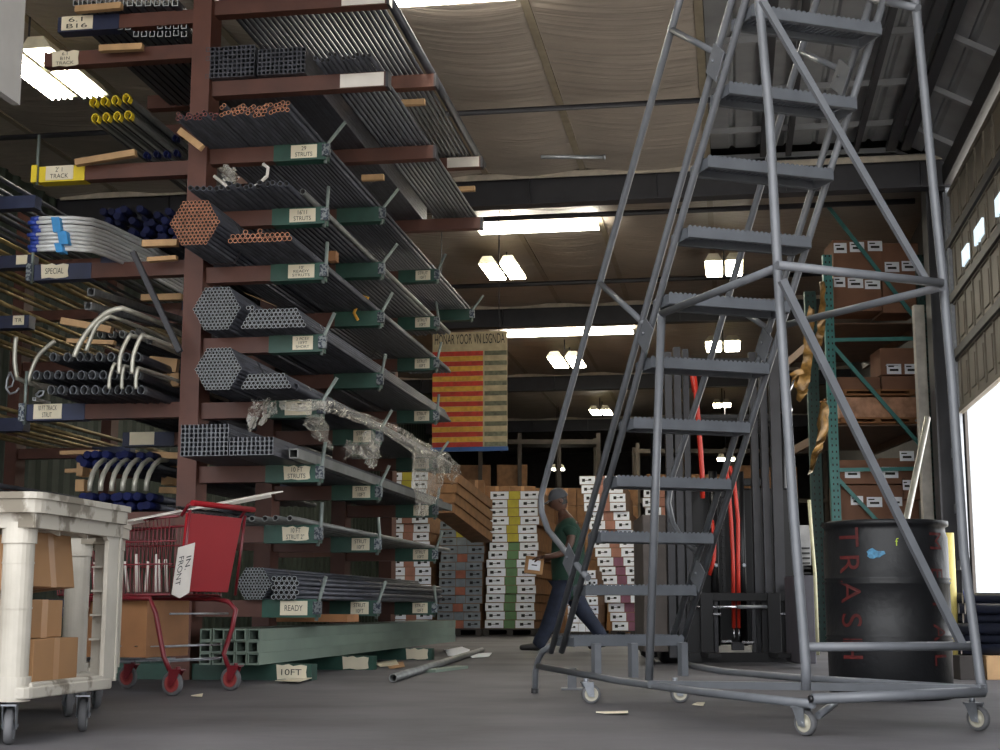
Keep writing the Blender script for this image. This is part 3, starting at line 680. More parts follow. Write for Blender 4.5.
# ================================================================ left side of the rack
M_bcap = mat('blue_end_cap', srgb(18,26,72), rough=.7, spec=.2, var=.3)
M_bcap2 = mat('navy_wrap', srgb(16,22,56), rough=.7, spec=.2, var=.3)
M_cond = mat('bright_conduit', srgb(178,176,164), rough=.35, metal=.35, var=.12)
M_brass = mat('brassy_conduit', srgb(150,132,92), rough=.35, metal=.6, var=.25)
M_tape = mat('blue_tape', srgb(40,130,190), rough=.4)
M_card = mat('cardboard', srgb(160,120,80), rough=.75, var=.08, scale=3)
M_card2 = mat('dark_cardboard', srgb(150,104,66), rough=.8, var=.15, scale=3)
def strip(mb, prof, th, c, v0, v1, end=.02):     # bent sheet-metal track: profile with real thickness, painted end
    n = len(prof); off = []
    for i in range(n):
        a = V3((*prof[max(i-1, 0)], 0)); b = V3((*prof[min(i+1, n-1)], 0)); d = (b-a).normalized(); off.append((prof[i][0]-d.y*th, prof[i][1]+d.x*th))
    loop = list(prof)+off[::-1]; N = len(loop)
    for va, vb, m in ((v0, v0+end, 1), (v0+end, v1, 0)):
        vs = [c+UD*a+ZD*b+VD*va for a, b in loop]+[c+UD*a+ZD*b+VD*vb for a, b in loop]
        mb.m = m; mb.add(vs, [(i, (i+1) % N, N+(i+1) % N, N+i) for i in range(N)])
    vs = [c+UD*a+ZD*b+VD*v0 for a, b in loop]; mb.m = 1
    mb.add(vs, [(i, i+1, N-2-i, N-1-i) for i in range(n-1)]); mb.m = 0
def cprof(r, tall=1.25): # teardrop C, open below right
    return [(r*math.cos(a), r*tall*math.sin(a)) for a in [math.radians(-60+i*30) for i in range(11)]]
def tracks(pts, v, v1, r, m, mend, label, group, th=None):
    src = None
    for x, y in pts:
        p = ov(x, y, v)
        if src is None:
            mb = MB(); strip(mb, cprof(r), th or r*.22, V3((0,0,0))+p-VD*v, v, v1, .05); src = mb.build('door_track', [m, mend]); tag(src, label, 'metal track', group); q0 = p
        else:
            o = src.copy(); COL.objects.link(o); o.location = src.location+(p-q0)
tracks([(93,102),(104,101),(115,100),(126,98),(95,118),(106,117),(117,116),(128,115)], 8.62, 13.8, .026, M_pipe_g, M_ryel, 'yellow-painted end of a metal track on the yellow-ended arm', 'yellow-ended tracks')
tracks([(146,155),(156,154),(166,154),(176,153),(175,138)], 8.95, 14.5, .02, M_pipe_g, M_bcap, 'dark metal track with bluish end just left of the rack column, on the yellow-ended arm', 'blue-ended tracks')
rows = [(345+12, [53,67,80,88,99,111,126,137]), (375, [36,47,58,70,81,92,103,114,126,137]), (390, [51,61,73,84,95,106,118,129,141])]
tracks([(x, y) for y, xs in rows for x in xs], 8.55, 14.3, .0245, M_pipe_d, M_send, 'open-ended steel track in the three rows above the lowest labelled left arm', 'steel tracks in rows on the left arm', .0038)
tracks([(x, 334) for x in (100,111,122,132)], 9.2, 14.3, .022, M_pipe_d, M_end, 'open-ended steel track in the short row under the bent conduits', 'short row of steel tracks')
# struts up on the second left arm
def at_strut(pts, v, r, label, group, v1=14.5, m=M_pipe_d):
    src = None
    for x, y in pts:
        p = ov(x, y, v)
        if src is None:
            mb = MB(); chan(mb, p-VD*v, r, v, v1); src = mb.build('strut_channel', [m, M_end]); tag(src, label, 'strut channel', group); q0 = p
        else:
            o = src.copy(); COL.objects.link(o); o.location = src.location+(p-q0)
at_strut([(88+8*i, 27) for i in range(6)]+[(136+8*i, 34-(i == 5)) for i in range(7)]+[(160+8*i, 26) for i in range(4)]+[(168+8*i, 18) for i in range(3)], 9.0, .02, 'small dark strut channel in the stepped pile between the two topmost left arms', 'strut channels on the upper left arms')
at_strut([(76+9*i, 3) for i in range(12)], 8.9, .022, 'dark strut channel at the top edge above the blue-ended arm', 'strut channels at the top left')
def wood(pts, v, label, th=.05, h=None):
    (x0, y0), (x1, y1) = pts; a, b = ov(x0, y0, v), ov(x1, y1, v); d = (b-a).normalized(); up = d.cross(VD).normalized()
    if up.z < 0: up = -up
    mb = MB(); mb.box((a+b)/2, ((b-a).length, th, h or .035), (d, VD, up)); return tag(mb.build('wood_block', M_wood, bevel=.002), label, 'wood', 'pine blocks among the left stock')
for P in [(((76,10),(122,6)), 8.86, 'pine block on the topmost left arm, above the blue-ended arm'), (((100,49),(143,47)), 8.9, 'pine block on the second left arm'),
          (((76,163),(136,153)), 8.9, 'pine board on the yellow-ended arm'), (((180,131),(202,148)), 8.7, 'slanting pine stick at the column below the reddish tubes'),
          (((143,244),(178,243)), 8.9, 'pine block beside the column below the navy caps'), (((148,260),(177,258)), 8.9, 'thin pine block beside the column just above the blue-ended arm'),
          (((142,298),(182,297)), 9.3, 'pine block just left of the column beside the upper grey bundle'), (((62,321),(112,330)), 9.0, 'orange pine board behind the bent conduits'),
          (((68,341),(115,343)), 9.1, 'thin pine board under the orange one'), (((150,363),(178,366)), 9.1, 'wide pale block at the column beside the steel tracks'),
          (((162,381),(180,380)), 9.1, 'small pine block at the column under the wide pale block'), (((61,453),(100,452)), 10.2, 'thin pale board above the blue caps'),
          (((66,471),(96,470)), 10.4, 'thin pale board behind the six white elbows'), (((150,455),(182,456)), 9.6, 'pale board left of the column under the strut channels'),
          (((160,470),(182,469)), 10, 'pallet board beside the column low down'), (((160,490),(182,491)), 10, 'lowest pallet board beside the column')]:
    wood(P[0], P[1], P[2], h=.09 if 'wide pale' in P[2] else .03 if 'thin' in P[2] else .045)
for x, y, w, h, lab in ((83,470,.05,.1,'pine pallet foot left of the six white elbows, upper'),(83,486,.07,.09,'pine pallet foot left of the six white elbows, lower'),(170,480,.09,.08,'pine pallet foot beside the column')):
    p = ov(x, y, 10.3); mb = MB(); mb.box(p, (w, .12, h), (UD, VD, ZD)); tag(mb.build('wood_block', M_wood, bevel=.002), lab, 'wood', 'pine pallet feet among the left stock')
mb = MB(); a = ov(196, 356, 9.4); a = ov(245, 293, 8.7); b = ov(276, 306, 9.3); d = (b-a).normalized(); mb.box((a+b)/2, ((b-a).length, .05, .02), (d, VD, d.cross(VD)))
tag(mb.build('wood_block', M_wood), 'pine stick lying on the upper grey tube heap', 'wood')
# navy-capped conduits
rnd = random.Random(9)
def capped(pts, v, v1, r, label, group, mend, m=None, jit=.15):
    src = None
    for x, y in pts:
        p = ov(x, y, v)
        if src is None:
            mb = MB(); q = p-VD*v; mb.tube([q+VD*v, q+VD*v1], r, 8); b = mb.build('conduit', m or M_pipe_d); tag(b, label, 'conduit', group)
            mb = MB(); mb.tube([q+VD*(v-.02), q+VD*(v+.16)], r*1.25, 8); c = mb.build('end_cap', mend, b); src = b; chm = childmap(b); q0 = p
        else: dup(src, chm, T(p-q0+VD*rnd.uniform(-jit, jit)))
capped([(104+9*i+(j % 2)*4, 212+8.5*j+(i*.6)) for j in range(4) for i in range(9) if not (j == 3 and i < 4)], 9.4, 14.3, .021, 'dark conduit with a navy plastic cap, in the heap beside the bent bright conduits', 'navy-capped conduits in the heap', M_bcap2)
capped([(88+10*i, 455+9*j) for j in range(2) for i in range(7)]+[(80, 459)], 9.4, 13.5, .022, 'conduit with a blue plastic cap, in the upper double row above the six white elbows', 'blue-capped conduits above the elbows', M_bcap, jit=.06)
capped([(84+9.5*i, 497+9*j) for j in range(2) for i in range(8)], 9.0, 13.5, .022, 'conduit with a blue plastic cap, in the lower double row under the six white elbows', 'blue-capped conduits below the elbows', M_bcap, jit=.06)
# bundle of long bent conduits taped blue
M_pale = mat('pale_conduit', srgb(206,208,208), rough=.35, metal=.2, var=.06)
M_bbright = mat('bright_blue_cap', srgb(44,66,150), rough=.5)
bt = thing('bent_conduit_bundle', 'bundle of bright bent conduits wrapped with blue tape at far left of the rack', 'conduit bundle', ov(60, 252, 8.3))
for k, y in enumerate((219,223,227.5,231,235,239,243,247,250.5)):
    e = rnd.uniform(-3, 3)
    P = [ov(32+e, y, 8.25), ov(50, y-1.2, 8.22), ov(72, y-1.2, 8.25), ov(92, y+.6, 8.45), ov(106, y+5, 8.8)]
    q = P[-1]; P += [q+VD*.5+UD*.06, q+VD*1.6+UD*.08, q+VD*3+UD*.09]
    mb = MB(); mb.tube(P, .0125, 8); c = mb.build('conduit', M_pale, bt)
    mb = MB(); mb.tube([ov(32+e-1, y, 8.25), ov(39+e, y-.6, 8.235)], .0145, 8); mb.build('blue_cap', M_bbright, c)
for (x0, x1, ya, yb) in ((51,59,217,232),(57,66,231,244),(54,61,243,252)):
    mb = MB(); a = ov(x0, ya, 8.19); b = ov(x1, ya, 8.19); c = ov(x1+2, yb, 8.19); d_ = ov(x0+2, yb, 8.19); mb.hexa([d_, c, c+VD*.07, d_+VD*.07, a, b, b+VD*.07, a+VD*.07]); mb.build('blue_tape', M_tape, bt)
# bent conduits hanging out over the steel tracks
def bent(P, r, label, v0=8.45, tail=1.5, m=M_cond, grp='bent conduits over the steel tracks', curve=0):
    pts = [ov(x, y, v0+i*.0) for i, (x, y) in enumerate(P)]
    pts = [p for p in pts]
    # smooth
    Q = []
    for i in range(len(pts)-1):
        for t in range(4):
            p0, p1, p2, p3 = pts[max(i-1,0)], pts[i], pts[i+1], pts[min(i+2, len(pts)-1)]; s = t/4
            Q.append(.5*((2*p1)+(p2-p0)*s+(2*p0-5*p1+4*p2-p3)*s*s+(3*p1-p0-3*p2+p3)*s**3))
    Q.append(pts[-1])
    if tail: Q += [Q[-1]+VD*.15+(Q[-1]-Q[-2])*.6, Q[-1]+VD*.5+UD*.05, Q[-1]+VD*tail+UD*.05]
    mb = MB(); mb.tube(Q, r, 10); return tag(mb.build('bent_conduit', m), label, 'conduit', grp)
bent([(74,357),(80,343),(91,327),(106,313),(122,308)], .017, 'wide bright bent conduit curving down over the tracks, longest of the elbows')
bent([(86,351),(90,340),(98,324),(110,316)], .013, 'shorter bent conduit just right of the longest elbow')
bent([(119,374),(120,358),(124,346),(130,335)], .014, 'bright vertical elbow between track columns, left of two long ones')
bent([(132,374),(133,358),(137,345),(142,335)], .014, 'bright vertical elbow nearest the rack column, right of two long ones')
bent([(109,389),(110,376),(114,364)], .012, 'short bright elbow in the lowest track row, leftmost')
bent([(122,389),(122,378),(124,366)], .012, 'short bright elbow in the lowest track row, middle')
bent([(136,389),(136,378),(138,368)], .012, 'short bright elbow in the lowest track row, rightmost')
bent([(16,337),(15,350),(15,364),(17,378)], .016, 'bright short bent pipe at the far left edge', 9.2)
bent([(55,341),(46,348),(37,358),(31,372),(28,382)], .015, 'bright bent pipe left of the steel tracks, leaning to the right', 9.2)
for i, x in enumerate((89.5,100.5,111.5,122.5,134,146)):
    mb = MB(); P = [ov(x, 491, 9.0), ov(x+.5, 483, 9.0), ov(x+3, 474, 9.03), ov(x+8, 465, 9.1), ov(x+14, 460, 9.3), ov(x+22, 460, 9.8), ov(x+40, 470, 11.2)]
    mb.tube(P, .017, 10); tag(mb.build('elbow_conduit', M_cond), 'bright elbow conduit hanging down, one of the row of six between the blue caps', 'conduit', 'six elbow conduits in a row')
M_perf = mat('perforated_strut', srgb(112,114,116), rough=.45, metal=.4, var=.2, scale=30)
def bar(x0, y0, v0, x1, y1, v1, w, m, name, label, cat, grp=None, holes=0):
    a, b = ov(x0, y0, v0), ov(x1, y1, v1); d = (b-a).normalized(); sd = d.cross(ZD).normalized(); up = sd.cross(d)
    mb = MB(); L = (b-a).length; c = (a+b)/2
    mb.box(c-up*w*.45, (w, w*.1, L), (sd, up, d)); mb.box(c-sd*w*.45, (w*.1, w, L), (sd, up, d)); mb.box(c+sd*w*.45, (w*.1, w, L), (sd, up, d))
    mb.box(c+up*w*.45-sd*w*.32, (w*.3, w*.1, L), (sd, up, d)); mb.box(c+up*w*.45+sd*w*.32, (w*.3, w*.1, L), (sd, up, d))
    o = mb.build(name, m); tag(o, label, cat, grp)
    if holes:
        hb = MB()
        for i in range(holes): q = a+d*L*(i+.5)/holes-sd*w*.5; hb.box(q, (.003, w*.35, .03), (sd, up, d))
        hb.build('slot_row', M_ink, o)
    return o
bar(91,292,8.3,200,326,10.5,.045,M_perf,'perforated_strut','upper of two grey perforated struts lying askew below the blue-ended arm','strut channel','askew perforated struts',16)
bar(88,306,8.3,215,338,10.8,.045,M_perf,'perforated_strut','lower of two grey perforated struts lying askew, over the bent conduits','strut channel','askew perforated struts',16)
bar(150,342,8.6,138,330,8.8,.03,M_perf,'perforated_strut','short stub of grey strut under the askew struts','strut channel')
bar(133,252,8.75,180,352,8.75,.035,M_steel_d,'leaning_bar','long dark bar leaning diagonally across the blue-ended arm to the column','bar')
# claw-like pipe hanger at far left
mb = MB(); mb.smooth = True
P = [ov(x, y, 9.3) for x, y in ((10,372),(7,380),(6,388),(10,394),(16,392),(19,388))]; mb.tube(P, .008, 6); P = [ov(x, y, 9.3) for x, y in ((6,388),(12,386),(14,380),(10,372))]; mb.tube(P, .007, 6)
tag(mb.build('pipe_hanger', M_galv), 'small bent metal hanger clip at far left below the bent pipe', 'hanger')
mb = MB(); P = [ov(x, y, 9.0) for x, y in ((36,395),(40,391),(44,391),(43,395),(39,397),(36,395))]; mb.tube(P, .008, 6); tag(mb.build('ring_clamp', M_galv), 'small open metal ring lying above the lowest labelled left arm', 'clamp')
bar(34,399,8.8,49,403,9.3,.02,M_galv,'small_channel','short bright channel lying on the lowest labelled left arm','channel')
# far-left rack with brassy conduits
t = thing('cantilever_rack', 'dark cantilever rack at the far left, beyond the main rack', 'rack', R(-7.07, 11.3, 0), 'far left rack frames')
mb = MB(); mb.ubox(-7.12, -7.0, 11.2, 11.4, 0, 4.6); mb.build('column', M_brown, t)
zl = [ov(15, y, 11.3).z for y in (203, 262, 322, 424, 500)]
for i, z in enumerate(zl):
    mb = MB(); mb.ubox(-7.0, -6.22, 11.25, 11.35, z-.06, z+.04); arm = mb.build('arm', M_brown, t)
    mb = MB(); mb.ubox(-6.22, -5.82, 11.24, 11.36, z-.065, z+.045); ae = mb.build('arm_end', M_rblue, arm)
    if i in (1, 2): label_plate(ae, -5.96, -5.86, z-.04, z+.04, 11.235, 'TR' if i == 2 else '')
cm = childmap(t); dup(t, cm, T(VD*2.2), 'second dark cantilever rack column at the far left, farther back'); dup(t, cm, T(VD*4.4), 'third dark cantilever rack column at the far left, farthest back')
for i, z in enumerate(zl):
    src = None
    for k in range(9):
        u = -6.82+k*.105; r = .02
        if src is None:
            mb = MB(); mb.pipe(R(u, 9.9, z+.065), R(u, 16.5, z+.065), r, .2, 8); src = mb.build('long_conduit', [M_brass if i in (1,2,3) else M_pipe_d, M_end]); tag(src, ['dark conduit on the topmost level of the far left rack','brassy conduit on the level with the upper small label, far left rack','brassy conduit on the level with the TR label, far left rack','brassy conduit on the level beside the bent pipes, far left rack','dark conduit on the lowest visible level of the far left rack'][i], 'conduit', 'long conduits on the far left rack, level %s' % ['one','two','three','four','five'][i]); s0 = src.location.copy()
        else:
            o = src.copy(); COL.objects.link(o); o.location = s0+UD*.105*k+VD*rnd.uniform(-.5,.5)+ZD*rnd.uniform(0,.01)+(ZD*.045 if k % 3 == 2 else ZD*0)
            o.rotation_euler = (rnd.uniform(-.0, .0), 0, rnd.uniform(-.006, .006))
# small clutter among the right arms
mb = MB(); P = [ov(x, y, 8.8) for x, y in ((214,176),(228,187),(244,190),(258,185),(267,176),(268,168),(263,164))]; mb.tube(P, .012, 8)
tag(mb.build('white_bent_tube', M_white), 'white bent tube under the 29-labelled green arm end', 'tube')
def yellow():
    mb = MB(); P = [ov(x, y, 10.5) for x, y in ((358,320),(354,313),(357,306),(365,304),(368,298),(362,296))]; mb.tube(P, .012, 6)
    tag(mb.build('yellow_strap', mat('yellow_strap', srgb(214,160,50), rough=.5)), 'short yellow strap looped at a green arm end in the second column', 'strap')
yellow()
mb = MB(); mb.box(ov(333, 257, 9.6), (.06,.08,.07), (UD, VD, ZD)); tag(mb.build('wood_block', M_card2), 'small reddish block between the dark pipes right of the second label', 'wood block')
# ---------------------------------------------------------------- plastic wrap
def wrap_mat():
    m = mat('clear_wrap', srgb(190,186,176), rough=.22, var=.05, scale=9, spec=.8)
    nt = m.node_tree; N, L = nt.nodes, nt.links; b = N['Principled BSDF']
    tc = N.new('ShaderNodeTexCoord'); nz = N.new('ShaderNodeTexNoise'); nz.inputs['Scale'].default_value = 14; nz.inputs['Detail'].default_value = 8
    L.new(tc.outputs['Object'], nz.inputs['Vector']); mr = N.new('ShaderNodeMapRange'); mr.inputs[1].default_value = .35; mr.inputs[2].default_value = .65; mr.inputs[3].default_value = .12; mr.inputs[4].default_value = .62
    L.new(nz.outputs['Fac'], mr.inputs[0]); L.new(mr.outputs[0], b.inputs['Alpha'])
    bp = N.new('ShaderNodeBump'); bp.inputs['Strength'].default_value = .6; bp.inputs['Distance'].default_value = .02
    L.new(nz.outputs['Fac'], bp.inputs['Height']); L.new(bp.outputs[0], b.inputs['Normal']); return m
M_wrap = wrap_mat()
def sheet(rows, name, parent, u=None, nx=26, amp=.011, seed=1, fn=None):   # rows: list of pixel polylines, same length
    rnd = random.Random(seed); fn = fn or (lambda x, y: ou(x, y, u)); mb = MB(); mb.smooth = True
    def samp(P, t):
        s = t*(len(P)-1); i = min(int(s), len(P)-2); f = s-i; return (P[i][0]*(1-f)+P[i+1][0]*f, P[i][1]*(1-f)+P[i+1][1]*f)
    ny = 10; vs = []
    for j in range(ny+1):
        s = j/ny*(len(rows)-1); r = min(int(s), len(rows)-2); f = s-r
        for i in range(nx+1):
            a = samp(rows[r], i/nx); b = samp(rows[r+1], i/nx); p = fn(a[0]*(1-f)+b[0]*f, a[1]*(1-f)+b[1]*f)
            vs.append(p+V3((rnd.uniform(-1,1), rnd.uniform(-1,1), rnd.uniform(-1,1)))*amp+UD*math.sin(i*1.3+j)*amp)
    mb.add(vs, [(j*(nx+1)+i, j*(nx+1)+i+1, (j+1)*(nx+1)+i+1, (j+1)*(nx+1)+i) for j in range(ny) for i in range(nx)])
    return mb.build(name, M_wrap, parent)
pw = thing('plastic_wrap', 'torn clear plastic wrap draped along the outer rack edge and hanging down', 'plastic wrap', ou(400, 470, -2.55))
sheet([[(300,400),(335,402),(375,416),(405,430),(432,446),(444,452)], [(300,409),(335,413),(372,428),(400,444),(424,462),(437,468)]], 'draped_film', pw, -2.56, seed=1)
sheet([[(411,452),(424,450),(438,456),(446,466)], [(412,470),(420,470),(434,474),(444,480)], [(414,492),(420,490),(433,494),(441,492)], [(415,516),(422,518),(428,512),(436,500)]], 'hanging_film', pw, -2.54, nx=14, seed=2)
sheet([[(438,452),(446,452),(456,462),(462,472)], [(436,462),(446,462),(455,470),(459,476)], [(440,472),(447,478),(453,482),(450,486)]], 'film_end', pw, -2.5, nx=14, seed=3)
sheet([[(361,434),(368,430),(376,436),(380,442)], [(360,448),(368,446),(376,450),(380,452)], [(362,458),(369,456),(375,458),(377,460)], [(368,464),(370,468),(372,470),(374,464)]], 'film_clump', pw, -2.54, nx=12, amp=.015, seed=4)
sheet([[(304,412),(316,414),(326,414)], [(306,426),(316,430),(328,434)], [(314,436),(318,440),(332,448)]], 'torn_strip', pw, -2.58, nx=8, amp=.012, seed=5)
sheet([[(345,440),(352,442),(360,444)], [(344,450),(352,454),(362,456)], [(345,460),(346,458),(352,456)]], 'torn_strip', pw, -2.58, nx=8, amp=.012, seed=6)
pw2 = thing('plastic_wrap', 'thin torn plastic strips hanging from the arm left of the big draped wrap', 'plastic wrap', ov(260, 430, 8.85))
fn = lambda x, y: ov(x, y, 8.85)
sheet([[(252,400),(262,399),(276,400)], [(248,414),(255,412),(262,410)], [(246,436),(250,434),(254,428)]], 'torn_strip', pw2, nx=8, amp=.01, seed=7, fn=fn)
sheet([[(266,402),(272,401),(278,402)], [(264,412),(268,414),(276,414)], [(258,426),(262,424),(266,416)]], 'torn_strip', pw2, nx=8, amp=.01, seed=8, fn=fn)
sheet([[(278,401),(300,399),(325,400),(332,402)], [(280,410),(300,412),(322,409),(328,414)]], 'film_over_label', pw2, nx=14, amp=.006, seed=9, fn=fn)
pw3 = thing('plastic_wrap', 'crumpled scrap of white plastic film under the 29-labelled arm end', 'plastic wrap', ov(230, 190, 8.8))
sheet([[(218,168),(228,166),(236,170)], [(222,178),(230,180),(238,178)], [(226,190),(232,188),(236,184)]], 'film_scrap', pw3, nx=8, amp=.015, seed=10, fn=lambda x, y: ov(x, y, 8.82))
# ================================================================ white utility carts
M_cart = mat('white_plastic', srgb(184,178,166), rough=.5, var=.05, scale=5, col2=srgb(160,154,142), bump=.1)
M_dirt = mat('worn_white_plastic', srgb(178,172,160), rough=.6, scale=9, col2=srgb(116,108,94), thr=.46, detail=8)
NR, FR = V3((-1.555, 4.86, 0)), V3((-1.447, 5.58, 0))
ky = (FR-NR).normalized(); kx = V3((ky.y, -ky.x, 0)); KL = (FR-NR).length; KW = 1.02
def K(x, y, z): return FR*0+NR+ky*y+kx*x+ZD*z      # x to the right (<=0 inside), y along the short side
cart = thing('utility_cart', 'large white plastic two-shelf utility cart at lower left, nearest the camera', 'cart', K(-.5, KL/2, 0))
def kbox(mb, x0, x1, y0, y1, z0, z1): return mb.box(K((x0+x1)/2, (y0+y1)/2, (z0+z1)/2), (x1-x0, y1-y0, z1-z0), (kx, ky, ZD))
mb = MB()      # top tray: rounded slab, deep apron, underside ribs
mb.rbox(K(-KW/2, KL/2, .79), (KW+.05, KL+.07, .05), (kx, ky, ZD), .06, 4)
mb.rbox(K(-KW/2, KL/2, .822), (KW+.065, KL+.085, .022), (kx, ky, ZD), .055, 4)
for (x0, x1, y0, y1) in ((-.03,0.004,.0,KL),(-KW,-KW+.03,.0,KL),(-KW+.0,-.0,-.004,.03),(-KW+.0,-.0,KL-.03,KL)): kbox(mb, x0, x1, y0, y1, .715, .80)
for y in (.25, .48): mb.hexa([K(-.035,y,.7),K(-.03,y,.7),K(-.03,y+.012,.7),K(-.035,y+.012,.7),K(-.2,y,.77),K(-.03,y,.77),K(-.03,y+.012,.77),K(-.2,y+.012,.77)])
mb.build('top_tray', M_dirt, cart, bevel=.006)
mb = MB()
mb.rbox(K(-KW/2, KL/2, .172), (KW, KL, .04), (kx, ky, ZD), .05, 4)
for (x0, x1, y0, y1) in ((-.035,-.005,.05,KL-.05),(-KW,-KW+.03,.05,KL-.05),(-KW+.05,-.05,.005,.035),(-KW+.05,-.05,KL-.035,KL-.005)): kbox(mb, x0, x1, y0, y1, .16, .205)
mb.build('bottom_tray', M_dirt, cart, bevel=.006)
for i, (x, y) in enumerate(((-.075,.05),(-.055,KL-.055),(-KW+.055,.055),(-KW+.055,KL-.055))):
    mb = MB()
    if i != 1:
        ax = (kx, ky, ZD); mb.rbox(K(x, y, .46), (.1, .1, .56), ax, .045, 5); mb.rbox(K(x, y, .185), (.12, .11, .08), ax, .05, 5)
        mb.rbox(K(x, y, .70), (.112, .112, .07), ax, .05, 5); mb.rbox(K(x, y, .60), (.104, .104, .006), ax, .047, 5); mb.rbox(K(x, y, .45), (.104, .104, .006), ax, .047, 5)
    else:          # the corner post seen from inside: an open channel with cross ribs
        kbox(mb, -.02, -.004, KL-.11, KL, .18, .76); kbox(mb, -.1, 0, KL-.014, KL, .18, .76)
        for z in (.33,.42,.51,.6,.69): kbox(mb, -.09, -.01, KL-.06, KL-.01, z, z+.008)
        mb.hexa([K(-.02,KL-.12,.70),K(-.003,KL-.12,.70),K(-.003,KL-.10,.70),K(-.02,KL-.10,.70),K(-.02,KL-.2,.765),K(-.003,KL-.2,.765),K(-.003,KL-.10,.765),K(-.02,KL-.10,.765)])
    mb.build('corner_post', M_cart, cart)
for x, y in ((-.1,.1),(-.08,KL-.1),(-KW+.1,.1),(-KW+.1,KL-.1)):
    caster(K(x, y, 0), .062, math.atan2(ky.y, ky.x)-PI/2+.35, cart, M_rubber, M_galv, M_galv, w=.03, topz=.155)
cm = childmap(cart)
dup(cart, cm, T((-1.70, 6.12, 0)) @ Matrix.Rotation(.235, 4, 'Z') @ T(-NR), 'second white utility cart, mostly hidden behind the nearest one')
def carton(c, size, rz, label, name='cardboard_box', tilt=0, m=M_card, grp=None, tape=True, ax=None, flap=False):
    a = V3((math.cos(rz), math.sin(rz), 0)); b = V3((-a.y, a.x, 0)); up = ZD
    if tilt: up = (ZD*math.cos(tilt)-a*math.sin(tilt)).normalized(); a = (a*math.cos(tilt)+ZD*math.sin(tilt)).normalized()
    o_ = V3(c); cc = o_+up*size[2]/2; mb = MB(); mb.box(cc, size, (a, b, up)); o = mb.build(name, m, bevel=.003); tag(o, label, 'cardboard box', grp)
    if tape:
        mb = MB(); mb.box(cc, (size[0]*1.003, .05, size[2]+.002), (a, b, up)); mb.build('packing_tape', M_tape_b, o)
    return o
M_tape_b = mat('brown_tape', srgb(166,122,78), rough=.35, var=.05)
rz0 = math.atan2(kx.y, kx.x)
carton(K(-.135, .325, .195), (.16, .40, .15), rz0+.06, 'small closed cardboard box at the front of the white cart lower shelf')
carton(K(-.22, .27, .348), (.28, .30, .13), rz0+.03, 'cardboard box on the white cart, below the tilted one')
carton(K(-.22, .31, .505), (.3, .38, .19), rz0+.05, 'tilted open cardboard box topmost on the white cart shelf', tilt=.12)
carton(K(-.62, .3, .195), (.2, .4, .42), rz0, 'tall cardboard box deep inside the white cart at left edge')
# ================================================================ shopping cart
M_scr = mat('red_wire', srgb(108,22,32), rough=.4, var=.1)
M_scp = mat('red_plastic_panel', srgb(146,16,28), rough=.6, spec=.25, var=.05, scale=2)
sc0 = fl(172, 696); sc1 = fl(237, 690); sx = (sc1-sc0); SWD = .54; sx = sx.normalized(); sf = V3((-sx.y, sx.x, 0)); sc = sc0
def C(x, y, z): return sc+sx*x+sf*y+ZD*z      # x across the back (near to far), y forward, z up
shop = thing('shopping_cart', 'red wire shopping cart with solid red back panel', 'shopping cart', C(.27, .4, 0))
def wire(name, P, r, m=M_scr, par=None): mb = MB(); mb.tube([C(*p) for p in P], r, 8); return mb.build(name, m, par or shop)
W = SWD; zt, zb = .93, .52
bk = MB()          # basket: rims and the wire sides, tapering forward
Lb = .88
def bx_(s, y, z):  # side wall point: s=0 near, 1 far
    k = (z-zb)/(zt-zb); tp = .05*(y/Lb); x = (tp+.03*(1-k)) if s == 0 else W-(tp+.03*(1-k)); return (x, y+.06*(1-k) if y < .01 else y-.06*(1-k) if y > Lb-.01 else y, z)
for z, rr in ((zt,.008),(.80,.005),(.68,.005),(zb,.007)):
    L = [bx_(0,0,z), bx_(0,Lb,z-.05 if z == zt else z), bx_(1,Lb,z-.05 if z == zt else z), bx_(1,0,z)]
    bk.tube([C(*p) for p in L], rr, 6)
for s in (0, 1):
    for i in range(30):
        y = .06+(Lb-.12)*i/29; bk.tube([C(*bx_(s, y, zt-.05*y/Lb)), C(*bx_(s, y, zb))], .0028, 4, cap=False)
for i in range(12):
    x = .06+(W-.12)*i/11; bk.tube([C(x, .06, zb), C(x, Lb-.06, zb)], .003, 4, cap=False); bk.tube([C(x, Lb-.06, zb), C(x, Lb, zt-.05)], .003, 4, cap=False)
for i in range(9):
    y = .1+(Lb-.2)*i/8; bk.tube([C(.03, y, zb), C(W-.03, y, zb)], .003, 4, cap=False)
bk.build('wire_basket', M_scr, shop)
mb = MB(); a = .0
mb.hexa([C(.03,-.005,.535), C(W-.06,-.005,.535), C(W-.06,.01,.535), C(.03,.01,.535), C(.0,-.06,.945), C(W-.02,-.06,.945), C(W-.02,-.045,.945), C(.0,-.045,.945)])
mb.build('back_panel', M_scp, shop, bevel=.004)
for x in (.005, W-.01): wire('panel_frame', [(x+.03,.0,.52),(x,-.07,.96)], .008)
wire('handle', [(-.02,-.1,.995),(W+.03,-.1,.995)], .015, M_scp)
for x in (.0, W): wire('handle_arm', [(x,-.1,.995),(x,-.06,.985),(x,-.02,.93)], .009)
mb = MB()
for i in range(9): mb.tube([C(.05+(W-.1)*i/8,-.05,.95), C(.05+(W-.1)*i/8,.1,.99)], .003, 4)
mb.tube([C(.03,.1,.99), C(W-.03,.1,.99)], .005, 6); mb.build('child_seat_wire', M_blk, shop)
for x in (0, W):   # rear legs sweep down to the wheels
    wire('leg', [(x,.62,.50),(x,.12,.50),(x,.03,.485),(x,-.02,.44),(x,.0,.34),(x,.05,.2),(x,.02,.13)] if x else [(x,.62,.50),(x,.16,.5),(x,.12,.42),(x,.06,.2),(x,.02,.13)], .0135)
    wire('leg', [(x,.56,.5),(x,.6,.3),(x,.62,.22),(x,.66,.14)], .0125)
